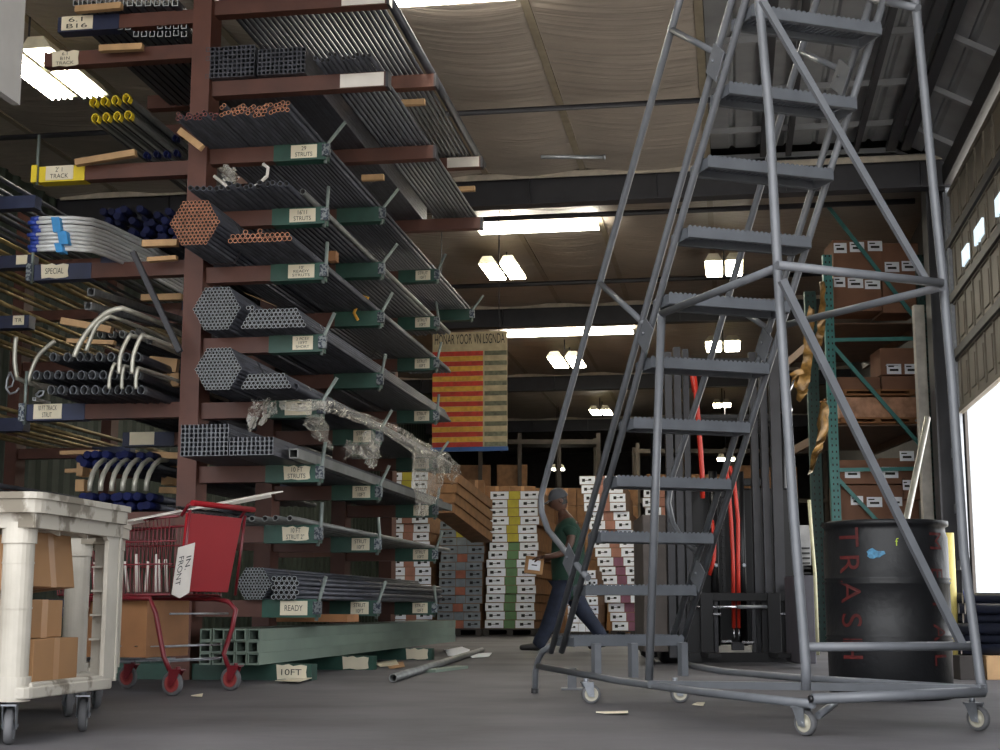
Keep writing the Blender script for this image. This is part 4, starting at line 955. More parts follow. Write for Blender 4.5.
wire('crossbar', [(0,.03,.42),(W,.03,.42)], .005, M_galv)
lr = MB()
for i in range(8): x = .03+(W-.06)*i/7; lr.tube([C(x,.05,.18), C(x,.66,.15)], .003, 4, cap=False)
for i in range(6): y = .06+.1*i; lr.tube([C(.02,y,.25), C(W-.02,y,.25)], .003, 4, cap=False); lr.tube([C(.02,y,.172), C(W-.02,y,.172)], .004, 6, cap=False)
lr.tube([C(0,.05,.25), C(W,.05,.25)], .005, 6); lr.tube([C(0,.05,.18), C(W,.05,.18)], .005, 6); lr.tube([C(0,.66,.16), C(W,.66,.16)], .006, 6); lr.build('lower_rack', M_galv, shop)
M_swh = mat('red_wheel', srgb(140,52,50), rough=.5, var=.1)
ang = math.atan2(sx.y, sx.x)
for x, y in ((0,0),(W,0),(.02,.68),(W-.02,.68)):
    caster(C(x, y, 0), .063, ang, shop, M_rubber, M_swh, M_scr, w=.026, topz=.15)
# things on and in it
a = at(128, 521, 7.65); b = at(277, 492, 8.3); d = (b-a).normalized(); n = d.cross(ZD).normalized()
mb = MB(); mb.box((a+b)/2+ZD*.0, ((b-a).length, .12, .006), (d, n, n.cross(d))); mb.box((a+b)/2-n*.06-ZD*.012, ((b-a).length, .006, .03), (d, n, n.cross(d)))
tag(mb.build('white_trim_length', M_white), 'long white trim strip lying across the top of the red shopping cart', 'trim strip')
mb = MB(); o = C(.05, -.075, .0)
mb.add([C(-.09,-.07,.76), C(.04,-.08,.79), C(.045,-.05,.53), C(-.03,-.045,.50), C(-.10,-.045,.52)], [(0,1,2,3,4)])
for i in range(5): pass
vs = [C(-.09,-.074,.76), C(.04,-.084,.79), C(.045,-.054,.53), C(-.03,-.049,.50), C(-.10,-.049,.52)]
mb.add(vs, [(0,4,3,2,1)]); pp = mb.build('paper_sign', M_white); tag(pp, 'white paper sign with handwriting hanging on the red cart', 'paper sign')
pn = (vs[1]-vs[0]).cross(vs[4]-vs[0]).normalized()
if pn.dot(V3((0,-1,0))) < 0: pn = -pn
xa = (vs[4]-vs[0]).normalized(); ya = (vs[1]-vs[0]).normalized()
mb = MB(); write(mb, 'FRONT', .1, (vs[0]*.62+vs[1]*.38+vs[4]*.9+vs[3]*.3)/2.2 if False else vs[0]*.36+vs[1]*.12+vs[4]*.40+vs[2]*.12, xa, ya, pn, .002, fit=(.15, .04)); mb.build('lettering', M_ink, pp)
mb = MB(); write(mb, 'IN.', .1, vs[0]*.2+vs[1]*.42+vs[2]*.26+vs[4]*.12, xa, ya, pn, .002, fit=(.07, .04)); mb.build('lettering', M_ink, pp)
carton(C(.24, .42, .19), (.42, .40, .30), ang+.06, 'cardboard box on the lower rack of the red shopping cart', m=M_card2)
rnd = random.Random(4)
for i in range(14):
    mb = MB(); y = .12+i*.045; mb.tube([C(.1+rnd.uniform(-.02,.02), y, .535), C(.12+rnd.uniform(-.03,.03), y+.02, .535+rnd.uniform(.14,.22))], .009, 6)
    tag(mb.build('white_tube_piece', M_white), 'short white tube piece standing inside the red shopping cart basket', 'tube', 'white tube pieces in the shopping cart')
# ================================================================ sign board
M_tan = mat('board_tan', srgb(176,160,126), rough=.7, var=.12, scale=12)
M_sred = mat('sign_red', srgb(186,52,36), rough=.6, var=.15, scale=20)
M_syel = mat('sign_yellow', srgb(206,156,52), rough=.6, var=.12, scale=20)
M_sgrn = mat('sign_grey_green', srgb(112,112,90), rough=.7, var=.2, scale=20)
M_sblu = mat('sign_blue', srgb(42,84,140), rough=.5)
VS = 17.2
def sp(x, y, dv=0): return ov(x, y, VS+dv)
A_, B_ = uvz(sp(432, 440)), uvz(sp(507, 440)); u0, u1 = A_[0], B_[0]
zt_ = uvz(sp(470, 332))[2]; zb_ = uvz(sp(470, 447))[2]; zh = uvz(sp(470, 346))[2]
sg = thing('sign_board', 'tall hand-painted board with red and yellow stripes hanging at the end of the pipe rack', 'sign', R((u0+u1)/2, VS, zb_))
mb = MB(); mb.ubox(u0, u1, VS, VS+.03, zb_, zt_); mb.build('board', M_tan, sg)
mb = MB(); mb.ubox(u0-.01, u1+.01, VS-.015, VS+.035, zb_-.05, zb_); mb.build('blue_bottom_rail', M_sblu, sg)
um = u0+(u1-u0)*.68; n = 20; hh = (zh-zb_)/n
for i in range(n):
    z0 = zh-(i+1)*hh
    if i < 1: continue
    mb = MB(); mb.ubox(u0, um, VS-.004, VS, z0+.002, z0+hh-.002); mb.build('painted_row', M_sred if i % 2 == 1 else M_syel, sg)
    if i % 2 == 1: mb = MB(); mb.ubox(um+.02, u1, VS-.004, VS, z0+.004, z0+hh-.004); mb.build('painted_row', M_sgrn, sg)
mb = MB(); write(mb, 'HONAR YOOR VN LSGNDA', .1, R((u0+u1)/2, VS-.003, (zh+zt_)/2), UD, ZD, -VD, .002, fit=((u1-u0)*.94, (zt_-zh)*.7)); mb.build('lettering', M_ink, sg)
mb = MB()
for u in (u0+.1, u1-.1): mb.tube([R(u, VS+.015, zt_), R(u, VS+.015, ZC-.1)], .006, 5)
mb.build('hanger_wire', M_steel_d, sg)
# ================================================================ stacked cartons on pallets
M_cw = mat('carton_label_white', srgb(236,240,248), rough=.5, var=.05)
M_cg = mat('carton_label_grey', srgb(136,144,150), rough=.5, var=.12)
M_cb = mat('carton_brown', srgb(126,90,58), rough=.7, var=.14)
M_cbr = mat('carton_band_brown', srgb(160,112,96), rough=.7, var=.1)
M_cy = mat('carton_band_yellow', srgb(190,176,60), rough=.6, var=.08); M_cgn = mat('carton_band_green', srgb(98,132,90), rough=.6, var=.08)
M_cpu = mat('carton_band_plum', srgb(128,80,100), rough=.6, var=.08); M_cor = mat('carton_band_orange', srgb(176,104,80), rough=.6)
M_gr = mat('bright_green', srgb(60,160,60), rough=.5)
def pallet(u0, u1, v0, v1, label):
    t = thing('pallet', label, 'pallet', R((u0+u1)/2, (v0+v1)/2, 0), 'wooden pallets under the cartons')
    for u in (u0, (u0+u1)/2-.05, u1-.1):
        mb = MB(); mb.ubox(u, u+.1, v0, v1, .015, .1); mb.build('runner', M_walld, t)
    mb = MB()
    k = 9
    for i in range(k): v = v0+(v1-v0-.1)*i/(k-1); mb.ubox(u0, u1, v, v+.1, .1, .12)
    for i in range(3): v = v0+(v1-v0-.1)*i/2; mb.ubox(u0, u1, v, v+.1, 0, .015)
    mb.build('deck', M_walld, t); return t
def carton_stack(x0, x1, ytop, Y, rows, lean, dep, label, group, bandf, endm, seed, zb=.12, base=None):
    pa = at(x0, 628, Y); v = uvz(pa)[1]; ua = uvz(ov(x0, 600, v))[0]; ub = uvz(ov(x1, 600, v))[0]; w = ub-ua
    zt = ov((x0+x1)/2, ytop, v).z; h = (zt-zb)/rows; rnd = random.Random(seed); lib = {}
    for i in range(rows):
        key = bandf(i); em = endm(i); kk = (key.name, em.name)
        du = -lean*(i/rows); loc = R((ua+ub)/2, v+dep/2, zb)
        if kk not in lib:
            mb = MB(); mb.box(loc+ZD*h/2, (w*.98, dep, h*.97), (UD, VD, ZD)); t = mb.build('long_carton', M_cb); tag(t, label, 'carton', group)
            for e in (-1, 1):
                mb = MB(); mb.box(loc-VD*(dep/2+.003)+UD*e*w*.305+ZD*h/2, (w*.37, .004, h*.9), (UD, VD, ZD)); L_ = mb.build('end_label', em, t)
                mb = MB()
                for q in range(2): mb.box(loc-VD*(dep/2+.006)+UD*(e*w*.32+(q-.5)*w*.15)+ZD*h*(.55 if q else .5), (w*.07, .003, h*(.22 if q else .34)), (UD, VD, ZD))
                mb.box(loc-VD*(dep/2+.006)+UD*e*w*.32+ZD*h*.5, (w*.18, .002, h*.06), (UD, VD, ZD))
                mb.build('printed_mark', M_ink, t)
            mb = MB(); mb.box(loc-VD*(dep/2+.003)+ZD*h/2, (w*.22, .004, h*.93), (UD, VD, ZD)); mb.build('end_band', key, t)
            lib[kk] = (t, childmap(t), i, du); 
            t.location = t.location+ZD*h*i+UD*(du+rnd.uniform(-.012,.012)); lib[kk] = (t, childmap(t), t.location.copy(), i)
        else:
            t, cm, l0, i0 = lib[kk]
            c = copy_tree(t, cm); c.location = l0+ZD*h*(i-i0)+UD*(-lean*((i-i0)/rows)+rnd.uniform(-.02,.02))+VD*rnd.uniform(-.03,.03)
    pallet(ua-.03, ub+.03, v-.02, v+dep, 'dark wooden pallet under '+label.split(' in the ')[-1] if ' in the ' in label else 'dark pallet')
    return ua, ub, v, zt
G2 = 'long cartons in the '
carton_stack(485, 535, 491, 23.9, 16, -.1, 2.3, 'long carton with yellow or green banded end in the tall stack left of the man', 'cartons in the tall yellow and green banded stack', lambda i: M_cy if i > 9 else M_cgn, lambda i: M_cw, 1)
carton_stack(436, 480, 521, 23.9, 13, -.07, 2.3, 'long carton with greyish end in the lower stack at the end of the pipe rack', 'cartons in the greyish stack', lambda i: (M_cor if i in (0,2,4,6,8) else M_cy if i == 11 else M_cg), lambda i: M_cg, 2)
carton_stack(612, 655, 475, 21.5, 17, .5, 1.6, 'long carton with white end in the leaning stack behind the lower ladder treads', 'cartons in the leaning stack', lambda i: M_cpu if i < 8 else M_cbr, lambda i: M_cw, 3)
carton_stack(651, 694, 488, 22.5, 15, .1, 1.6, 'long carton with white end in the stack hidden between ladder and forklift mast', 'cartons in the stack beside the forklift', lambda i: M_cbr, lambda i: M_cw, 4)
carton_stack(566, 597, 570, 20.6, 7, .0, 1.5, 'carton with white end in the low stack behind the legs of the man', 'cartons in the low stack behind the man', lambda i: M_cw, lambda i: M_cw, 5)
carton_stack(389, 432, 472, 23.9, 18, .1, 2.0, 'long carton with white end in the stack glimpsed between the rack arms', 'cartons in the stack behind the rack', lambda i: M_cbr if i < 14 else M_cy, lambda i: M_cw, 6)
# plain brown cartons stored behind
k = 0
def bstack(x0, x1, y0, y1, Y, nx, ny, dep, label, grp, m=M_cb):
    for i in range(nx):
        for j in range(ny):
            xa = x0+(x1-x0)*i/nx; xb = x0+(x1-x0)*(i+1)/nx; a = at(xa, y1, Y); b = at(xb, y1, Y); zt = at(xa, y0, Y).z; a.z = zt*j/ny; b.z = zt*(j+1)/ny
            if i == 0 and j == 0:
                mb = MB(); mb.box(V3(((a.x+b.x)/2, Y+dep/2, (a.z+b.z)/2)), ((b.x-a.x)*.98, dep, (b.z-a.z)*.98)); s = mb.build('brown_carton', m, bevel=.005); tag(s, label, 'carton', grp)
                mb = MB(); mb.box(V3(((a.x+b.x)/2, Y+dep/2, (a.z+b.z)/2)), (.06, dep+.004, (b.z-a.z)*.982)); mb.build('packing_tape', M_tape_b, s); s0 = V3(((a.x+b.x)/2, 0, (a.z+b.z)/2)); cm = childmap(s)
            else: dup(s, cm, T(V3(((a.x+b.x)/2, 0, (a.z+b.z)/2))-s0))
def floorY(Y): return 375+(230+.45*1487/Y)/CP*1.0
bstack(536, 640, 488, 622, 26.5, 5, 8, 1.0, 'plain brown carton in the wall of cartons behind the man', 'brown cartons behind the man')
bstack(437, 484, 480, 622, 26.8, 3, 10, 1.6, 'plain brown carton stacked behind the greyish stack at the rack end', 'brown cartons behind the greyish stack')
bstack(484, 536, 486, 622, 27.2, 2, 8, 1.0, 'plain brown carton stacked behind the tall banded stack', 'brown cartons behind the banded stack')
# slanting cartons leaning behind the plastic wrap
for i in range(4):
    a = at(447-i*1.5, 478+i*10, 21.0); b = at(482, 505+i*11, 23.0); d = (b-a).normalized(); sd = d.cross(ZD).normalized(); up = sd.cross(d)
    mb = MB(); mb.box((a+b)/2, (.34, .14, (b-a).length), (sd, up, d)); tag(mb.build('sloping_carton', M_cb), ['topmost','second','third','lowest'][i]+' of the sloping brown cartons beyond the hanging plastic wrap', 'carton', 'sloping brown cartons')
# far storage racks deep inside
M_far = mat('far_rack', srgb(70,62,54), rough=.7)
for (xa, xb, Y, lab) in ((440, 600, 33, 'dim storage rack deep in the warehouse above the tall carton stack'), (640, 830, 35, 'dim storage rack deep in the warehouse behind the forklift'), (384, 430, 34, 'dim storage rack deep in the warehouse behind the pipe rack')):
    a, b = at(xa, 600, Y), at(xb, 600, Y); t = thing('storage_rack', lab, 'rack', V3(((a.x+b.x)/2, Y, 0)))
    n = 4
    for i in range(n+1):
        x = a.x+(b.x-a.x)*i/n; mb = MB(); mb.box((x, Y, 2.2), (.09,.09,4.4)); mb.box((x, Y+1, 2.2), (.09,.09,4.4)); mb.build('upright', M_far, t)
    for z in (.15, 1.7, 3.0, 4.2):
        mb = MB(); mb.box(((a.x+b.x)/2, Y-.05, z), (b.x-a.x,.05,.1)); mb.box(((a.x+b.x)/2, Y+.5, z), (b.x-a.x,1,.03)); mb.build('shelf', M_far, t)
    rnd = random.Random(int(xa))
    for z in (1.76, 3.06):
        x = a.x+.2; src = None
        while x < b.x-.8:
            w = rnd.uniform(.7, 1.1); h = rnd.uniform(.5, 1.0)
            if rnd.random() < .8:
                mb = MB(); mb.box((x+w/2, Y+.45, z+h/2), (w*.95, .8, h)); o = mb.build('brown_carton', M_cb, bevel=.01); tag(o, 'dim brown carton on the '+lab.replace('dim ', ''), 'carton', 'cartons on the far racks '+lab[-20:])
            x += w+.1
# ================================================================ man
PY = 15.62
def pp_(x, y, d=0): return at(x, y, PY+d)
M_skin = mat('skin', srgb(84,57,46), rough=.55, var=.05)
M_shirt = mat('green_shirt', srgb(26,60,48), rough=.8, var=.1, scale=10)
M_jean = mat('dark_jeans', srgb(34,42,62), rough=.8, var=.2, scale=12)
M_capm = mat('grey_cap', srgb(70,72,78), rough=.7, var=.1)
M_shoe = mat('dark_shoe', srgb(30,28,28), rough=.6)
man = thing('person', 'man in grey cap, green shirt and dark jeans walking left with a small box', 'person', V3((pp_(560,600).x, PY, 0)))
def skin(name, nodes, edges, m, par, root=0, sub=2):
    me = bpy.data.meshes.new(name); c = V3((sum(n[0].x for n in nodes)/len(nodes), sum(n[0].y for n in nodes)/len(nodes), sum(n[0].z for n in nodes)/len(nodes)))
    me.from_pydata([n[0]-c for n in nodes], edges, []); me.materials.append(m); o = bpy.data.objects.new(name, me); COL.objects.link(o); o.location = c; attach(o, par)
    mo = o.modifiers.new('skin', 'SKIN'); mo.use_smooth_shade = True
    for i, n in enumerate(nodes):
        r = n[1] if isinstance(n[1], tuple) else (n[1], n[1]); me.skin_vertices[0].data[i].radius = r
    me.skin_vertices[0].data[root].use_root = True
    s = o.modifiers.new('sub', 'SUBSURF'); s.levels = sub; s.render_levels = sub
    return o
# body: one continuous figure (pelvis root); legs apart mid-stride
N_ = [(pp_(567,588),.13), (pp_(568,572),.135), (pp_(569,553),.15), (pp_(568,536),.15), (pp_(567,524),.115), (pp_(564,515),.06), (pp_(560,509),.06),      # 0-6 spine, neck
      (pp_(562,592,-.09),.095), (pp_(553,613,-.1),.075), (pp_(547,628,-.1),.056), (pp_(541,643,-.1),.05),                         # 7-10 front leg
      (pp_(572,592,.09),.095), (pp_(583,611,.1),.075), (pp_(592,624,.1),.056), (pp_(603,640,.1),.05),                             # 11-14 rear leg
      (pp_(571,528,-.17),.06), (pp_(571,541,-.21),.048), (pp_(566,552,-.22),.04), (pp_(553,556,-.24),.034), (pp_(543,557,-.2),.028),        # 15-19 near arm
      (pp_(566,528,.17),.06), (pp_(563,541,.2),.046), (pp_(558,551,.2),.038), (pp_(549,559,.12),.03), (pp_(541,561,.06),.026)]     # 20-24 far arm
E_ = [(0,1),(1,2),(2,3),(3,4),(4,5),(5,6),(0,7),(7,8),(8,9),(9,10),(0,11),(11,12),(12,13),(13,14),(4,15),(15,16),(16,17),(17,18),(18,19),(4,20),(20,21),(21,22),(22,23),(23,24)]
body = skin('body', N_, E_, M_skin, man)
# head with face, looking down to the left
hc = pp_(558.5, 500.5); fd = (V3((-.93, -.18, -.32))).normalized(); sdv = fd.cross(ZD).normalized(); ud = sdv.cross(fd)
mb = MB(); mb.smooth = True; n1, n2 = 14, 20; vs = []
for i in range(n1+1):
    a = PI*i/n1
    for j in range(n2):
        b = 2*PI*j/n2; x = math.sin(a)*math.cos(b); y = math.sin(a)*math.sin(b); z = math.cos(a)
        rx, ry, rz = .1, .078, .125
        f = x*rx; s = y*ry; u = z*rz
        if z < -.1: s *= 1-.35*(-z); f *= 1-.12*(-z)
        if x > .75: f += .012*math.exp(-((z+.12)/.16)**2)*math.exp(-(y/.22)**2)*2.2      # nose
        if x > .6: f -= .008*math.exp(-((z-.12)/.1)**2)*math.exp(-((abs(y)-.4)/.2)**2)     # eye sockets
        if x > .7: f += .006*math.exp(-((z+.45)/.07)**2)                                  # lips
        vs.append(hc+fd*f+sdv*s+ud*u)
mb.add(vs, [(i*n2+j, i*n2+(j+1) % n2, (i+1)*n2+(j+1) % n2, (i+1)*n2+j) for i in range(n1) for j in range(n2)]); head = mb.build('head', M_skin, man)
for e in (-1, 1):
    mb = MB(); mb.lathe([(.001,-.006),(.009,-.004),(.011,0),(.009,.004),(.001,.006)], hc+fd*.088+sdv*e*.033+ud*.014, fd, 10, caps=False); mb.build('eye', M_ink, head)
    mb = MB(); mb.lathe([(.006,-.01),(.024,-.004),(.026,.004),(.014,.01)], hc+sdv*e*.08-fd*.005-ud*.01, sdv*e, 10); mb.build('ear', M_skin, head)
mb = MB(); mb.box(hc+fd*.091-ud*.055, (.008,.04,.006), (fd, sdv, ud)); mb.build('mouth', mat('lips', srgb(110,60,54)), head)
mb = MB(); mb.smooth = True; vs = []
for i in range(7):
    a = PI/2*i/6
    for j in range(20):
        b = 2*PI*j/20; vs.append(hc+ud*.02+fd*(math.sin(a)*math.cos(b)*.112-.006)+sdv*math.sin(a)*math.sin(b)*.088+ud*math.cos(a)*.118)
mb.add(vs, [(i*20+j, i*20+(j+1) % 20, (i+1)*20+(j+1) % 20, (i+1)*20+j) for i in range(6) for j in range(20)])
mb.smooth = False; mb.hexa([hc+ud*.022+fd*.085-sdv*.07, hc+ud*.005+fd*.175-sdv*.045, hc+ud*.005+fd*.175+sdv*.045, hc+ud*.022+fd*.085+sdv*.07, hc+ud*.034+fd*.085-sdv*.07, hc+ud*.013+fd*.175-sdv*.045, hc+ud*.013+fd*.175+sdv*.045, hc+ud*.034+fd*.085+sdv*.07])
mb.build('cap', M_capm, man)
mb = MB(); mb.smooth = True; vs = []
for i in range(5):
    for j in range(10):
        b = math.radians(95+170*j/9); z = .03-.085*i/4; vs.append(hc+fd*math.cos(b)*(.104-.004*i)+sdv*math.sin(b)*(.083-.003*i)+ud*z)
mb.add(vs, [(i*10+j, i*10+j+1, (i+1)*10+j+1, (i+1)*10+j) for i in range(4) for j in range(9)]); mb.build('hair', M_ink, man)
# clothes follow the body
sh = [(pp_(567,601),.15), (pp_(568,588),.18), (pp_(568,572),.195), (pp_(568,553),.2), (pp_(568,537),.185), (pp_(567,523),.12), (pp_(565,517),.075), (pp_(571,528,-.17),.08), (pp_(571,539,-.21),.068), (pp_(566,528,.17),.08), (pp_(564,539,.2),.066)]
skin('shirt', sh, [(0,1),(1,2),(2,3),(3,4),(4,5),(5,6),(5,7),(7,8),(5,9),(9,10)], M_shirt, man)
je = [(pp_(568,578),.135), (pp_(562,592,-.09),.12), (pp_(553,613,-.1),.094), (pp_(546,630,-.1),.078), (pp_(536,649,-.1),.076), (pp_(572,592,.09),.118), (pp_(583,611,.1),.094), (pp_(594,625,.1),.078), (pp_(605,641,.1),.074)]
skin('jeans', je, [(0,1),(1,2),(2,3),(3,4),(0,5),(5,6),(6,7),(7,8)], M_jean, man)
for x, y, d, tl in ((538,650,-.1,0),(606,645,.1,.5)):
    p = pp_(x, y, d); p.z = max(.05, .05+tl*.08); f = V3((-.98,-.1,-.0-tl*.4)).normalized()
    skin('shoe', [(p+f*-.03,(.05,.05)), (p+f*.1-ZD*.005,(.045,.04)), (p+f*.2-ZD*.012,(.036,.03))], [(0,1),(1,2)], M_shoe, man)
def hand(w, palm_dir, curl, thumb, par, sc_=1.0):
    pd = palm_dir.normalized(); side = pd.cross(curl).normalized()
    nodes = [(w, .024), (w+pd*.05, (.03,.02)), (w+pd*.085, (.032,.017))]; edges = [(0,1),(1,2)]
    o = skin('hand', nodes, edges, M_skin, par, sub=1)
    for i in range(4):
        b = w+pd*.085+side*(.012-.0)*(i-1.5)*1.25; L = (.07,.08,.075,.06)[i]
        f = [(b-pd*.01,.009),(b+pd*L*.4+curl*.006,.0085),(b+pd*L*.65+curl*.025,.0075),(b+pd*L*.72+curl*.05,.0065)]
        skin('finger', f, [(0,1),(1,2),(2,3)], M_skin, o, sub=1)
    b = w+pd*.025+side*thumb*.028; skin('thumb', [(b,.012),(b+pd*.03+side*thumb*.022+curl*.01,.01),(b+pd*.055+side*thumb*.02+curl*.03,.008)], [(0,1),(1,2)], M_skin, o, sub=1)
hand(pp_(543,557,-.2), V3((-.9,.5,-.1)), V3((0,.4,-.9)).normalized(), 1, man)
hand(pp_(541,561,.06), V3((-.9,-.1,-.2)), V3((0,-.4,-.9)).normalized(), -1, man)
a = pp_(525, 574, -.02); b = pp_(543, 557, -.02)
mb = MB(); cb = (a+b)/2; rot = (V3((math.cos(-.12),0,math.sin(-.12))), V3((0,1,0)), V3((-math.sin(-.12),0,math.cos(-.12))))
mb.box(cb, (b.x-a.x, .28, b.z-a.z), rot); bxo = mb.build('small_box', M_card, bevel=.003); tag(bxo, 'small cardboard box with white label held by the man', 'box')
mb = MB(); mb.box(cb-V3((0,.143,0)), ((b.x-a.x)*.66, .003, (b.z-a.z)*.6), rot); lb = mb.build('paper_label', M_cw, bxo)
mb = MB(); mb.box(cb-V3((0,.146,0)), ((b.x-a.x)*.3, .002, .012), rot); mb.build('printed_line', M_ink, lb)
# ================================================================ forklift
FY = 11.75
M_fk = mat('forklift_black', srgb(18,18,20), rough=.4, metal=.3, var=.12, scale=5)
M_fg = mat('mast_grey', srgb(46,46,50), rough=.45, metal=.2, var=.12, scale=7)
M_hose = mat('red_hose', srgb(180,44,30), rough=.45, var=.08)
M_chrome = mat('chrome_rod', srgb(210,212,216), rough=.2, metal=.9)
fk = thing('forklift', 'black forklift with tall grey mast and red hydraulic hoses behind the ladder', 'forklift', V3((at(728,660,FY).x, FY+.6, 0)))
def fz(y, Y=FY): return at(700, y, Y).z
def fx(x, y=500, Y=FY): return at(x, y, Y).x
def fvert(name, x0, x1, ya, yb, dY, m, dep=.06):
    mb = MB(); xa, xb = fx(x0, 500), fx(x1, 500); za, zb = fz(yb), fz(ya); za = max(za, .06)
    # C channel
    mb.box(((xa+xb)/2, FY+dY, (za+zb)/2), (xb-xa, .012, zb-za)); mb.box((xa+.006, FY+dY+dep/2, (za+zb)/2), (.012, dep, zb-za)); mb.box((xb-.006, FY+dY+dep/2, (za+zb)/2), (.012, dep, zb-za))
    return mb.build(name, m, fk)
for x0, x1, ya, d in ((667,674,352,.0),(677,684,346,.05),(687,693,347,.1)): fvert('mast_rail', x0, x1, ya, 662, d, M_fg)
for x0, x1, ya, d in ((755,762,350,.1),(764,771,346,.05),(773,783,352,.0)): fvert('mast_rail', x0, x1, ya, 662, d, M_fg)
def fhor(name, x0, x1, y, h, dY, m, dep=.05):
    mb = MB(); mb.box(((fx(x0)+fx(x1))/2, FY+dY, fz(y)), (fx(x1)-fx(x0), dep, h)); return mb.build(name, m, fk, bevel=.004)
fhor('mast_crossbar', 668, 783, 362, .1, .12, M_fk); fhor('mast_crossbar', 684, 765, 480, .06, .2, M_fk)
fhor('carriage_bar', 686, 784, 597, .065, -.08, M_fk); fhor('carriage_bar', 684, 786, 657, .075, -.08, M_fk)
mb = MB(); mb.tube([V3((fx(686), FY-.1, fz(607))), V3((fx(735), FY-.1, fz(607)))], .012, 10); mb.build('shift_cylinder', M_chrome, fk)
mb = MB(); mb.tube([V3((fx(733), FY-.1, fz(607))), V3((fx(774), FY-.1, fz(607)))], .016, 10); mb.build('shift_cylinder', M_galv, fk)
for x0, x1, y in ((704,716,614),(766,780,614),(716,726,641),(736,747,642)): fhor('carriage_clamp', x0, x1, y, .02, -.12, M_chrome, .03)
for x in (712, 749): 
    mb = MB(); mb.box((fx(x), FY-.06, (fz(600)+fz(655))/2), (.03,.03,fz(600)-fz(655))); mb.build('carriage_post', M_fg, fk)
fhor('valve_block', 726, 738, 646, .06, -.1, M_fg)
mb = MB(); mb.box((fx(698), FY-.02, .3), (.22,.05,.42)); mb.build('side_plate', M_fk, fk); mb = MB(); mb.box((fx(770), FY-.02, .3), (.2,.05,.42)); mb.build('side_plate', M_fk, fk)
for x in (702, 768):      # forks pointing at the camera side stay low
    mb = MB(); mb.box((fx(x), FY-.12, .32), (.1,.04,.5)); mb.box((fx(x), FY-.3, .09), (.1,.4,.035)); mb.build('fork', M_fk, fk, bevel=.004)
for P, r in (([(697,372),(699,400),(701,430),(703,470),(703,498)], .02), ([(731,628),(732,560),(731,520),(729,480),(727,468)], .016), ([(736,628),(737,560),(738,520),(735,480),(731,466)], .016), ([(705,375),(698,368),(695,375),(697,392)], .018), ([(712,520),(714,545),(713,560),(708,575)], .014)):
    mb = MB(); mb.tube([V3((fx(x, 500, FY), FY+.02, fz(y))) for x, y in P], r, 8); mb.build('hydraulic_hose', M_hose, fk)
for x in (731, 736): mb = MB(); mb.tube([V3((fx(x), FY+.02, fz(628))), V3((fx(x), FY+.02, fz(640)))], .008, 6); mb.build('hose_fitting', M_chrome, fk)
for x in (716, 743): mb = MB(); mb.tube([V3((fx(x), FY+.15, .15)), V3((fx(x), FY+.15, fz(470)))], .035, 12); mb.build('lift_cylinder', M_fk, fk)
for x in (716, 744): mb = MB(); mb.lathe([(.001,-.01),(.014,-.006),(.017,0),(.014,.008)], V3((fx(x), FY+.08, fz(565))), V3((0,-1,0)), 10, caps=True); mb.build('bolt_head', M_galv, fk)
mb = MB()
for i in range(18): mb.box((fx(724), FY+.1, .6+i*.045), (.025,.02,.035))
mb.build('lift_chain', M_fk, fk)
# body, guard, wheels behind the mast
bx0, bx1 = fx(660)+.05, fx(815)
mb = MB(); mb.box(((bx0+bx1)/2, FY+1.35, .55), ((bx1-bx0)*.85, 1.7, .6)); mb.box(((bx0+bx1)/2, FY+2.0, .75), ((bx1-bx0)*.8, .6, .7)); mb.build('chassis', M_fk, fk, bevel=.04)
mb = MB(); mb.box(((bx0+bx1)/2, FY+.5, .8), ((bx1-bx0)*.92, .06, 1.3)); mb.build('dash_panel', M_fk, fk, bevel=.02)
mb = MB(); 
for x in (bx0+.12, bx1-.12):
    mb.tube([V3((x, FY+.6, .8)), V3((x, FY+.75, 2.1)), V3((x, FY+2.0, 2.1)), V3((x, FY+2.2, .9))], .03, 8)
for i in range(7): mb.box(((bx0+bx1)/2, FY+.8+i*.2, 2.1), (bx1-bx0-.24, .03, .03))
mb.build('overhead_guard', M_fk, fk)
mb = MB(); mb.box(((bx0+bx1)/2, FY+1.35, .98), (.45,.45,.12)); mb.box(((bx0+bx1)/2, FY+1.6, 1.25), (.42,.1,.5)); mb.build('seat', M_blk, fk, bevel=.03)
for x in (bx0+.06, bx1-.06):
    for y, r in ((FY+.45,.27),(FY+2.0,.22)):
        mb = MB(); mb.lathe([(r*.5,-.08),(r*.92,-.09),(r,-.06),(r,.06),(r*.92,.09),(r*.5,.08)], V3((x, y, r)), V3((1,0,0)), 24); mb.build('wheel', M_blk, fk)
M_fbx = mat('dark_side_panel', srgb(74,72,80), rough=.5, var=.1)
mb = MB(); xa, xb = fx(786, 600), fx(800, 600); mb.box(((xa+xb)/2, FY-.05, (fz(584)+fz(662))/2), (xb-xa, .1, fz(584)-fz(662))); mb.build('battery_side', M_fbx, fk, bevel=.005)
xa, xb = fx(668, 600), fx(646, 600); mb = MB(); mb.box(((xa+xb)/2, FY+.5, .65), (abs(xb-xa)+.02, .8, 1.1)); mb.build('side_cover', mat('brown_grey_cover', srgb(88,80,76), rough=.6), fk, bevel=.01)
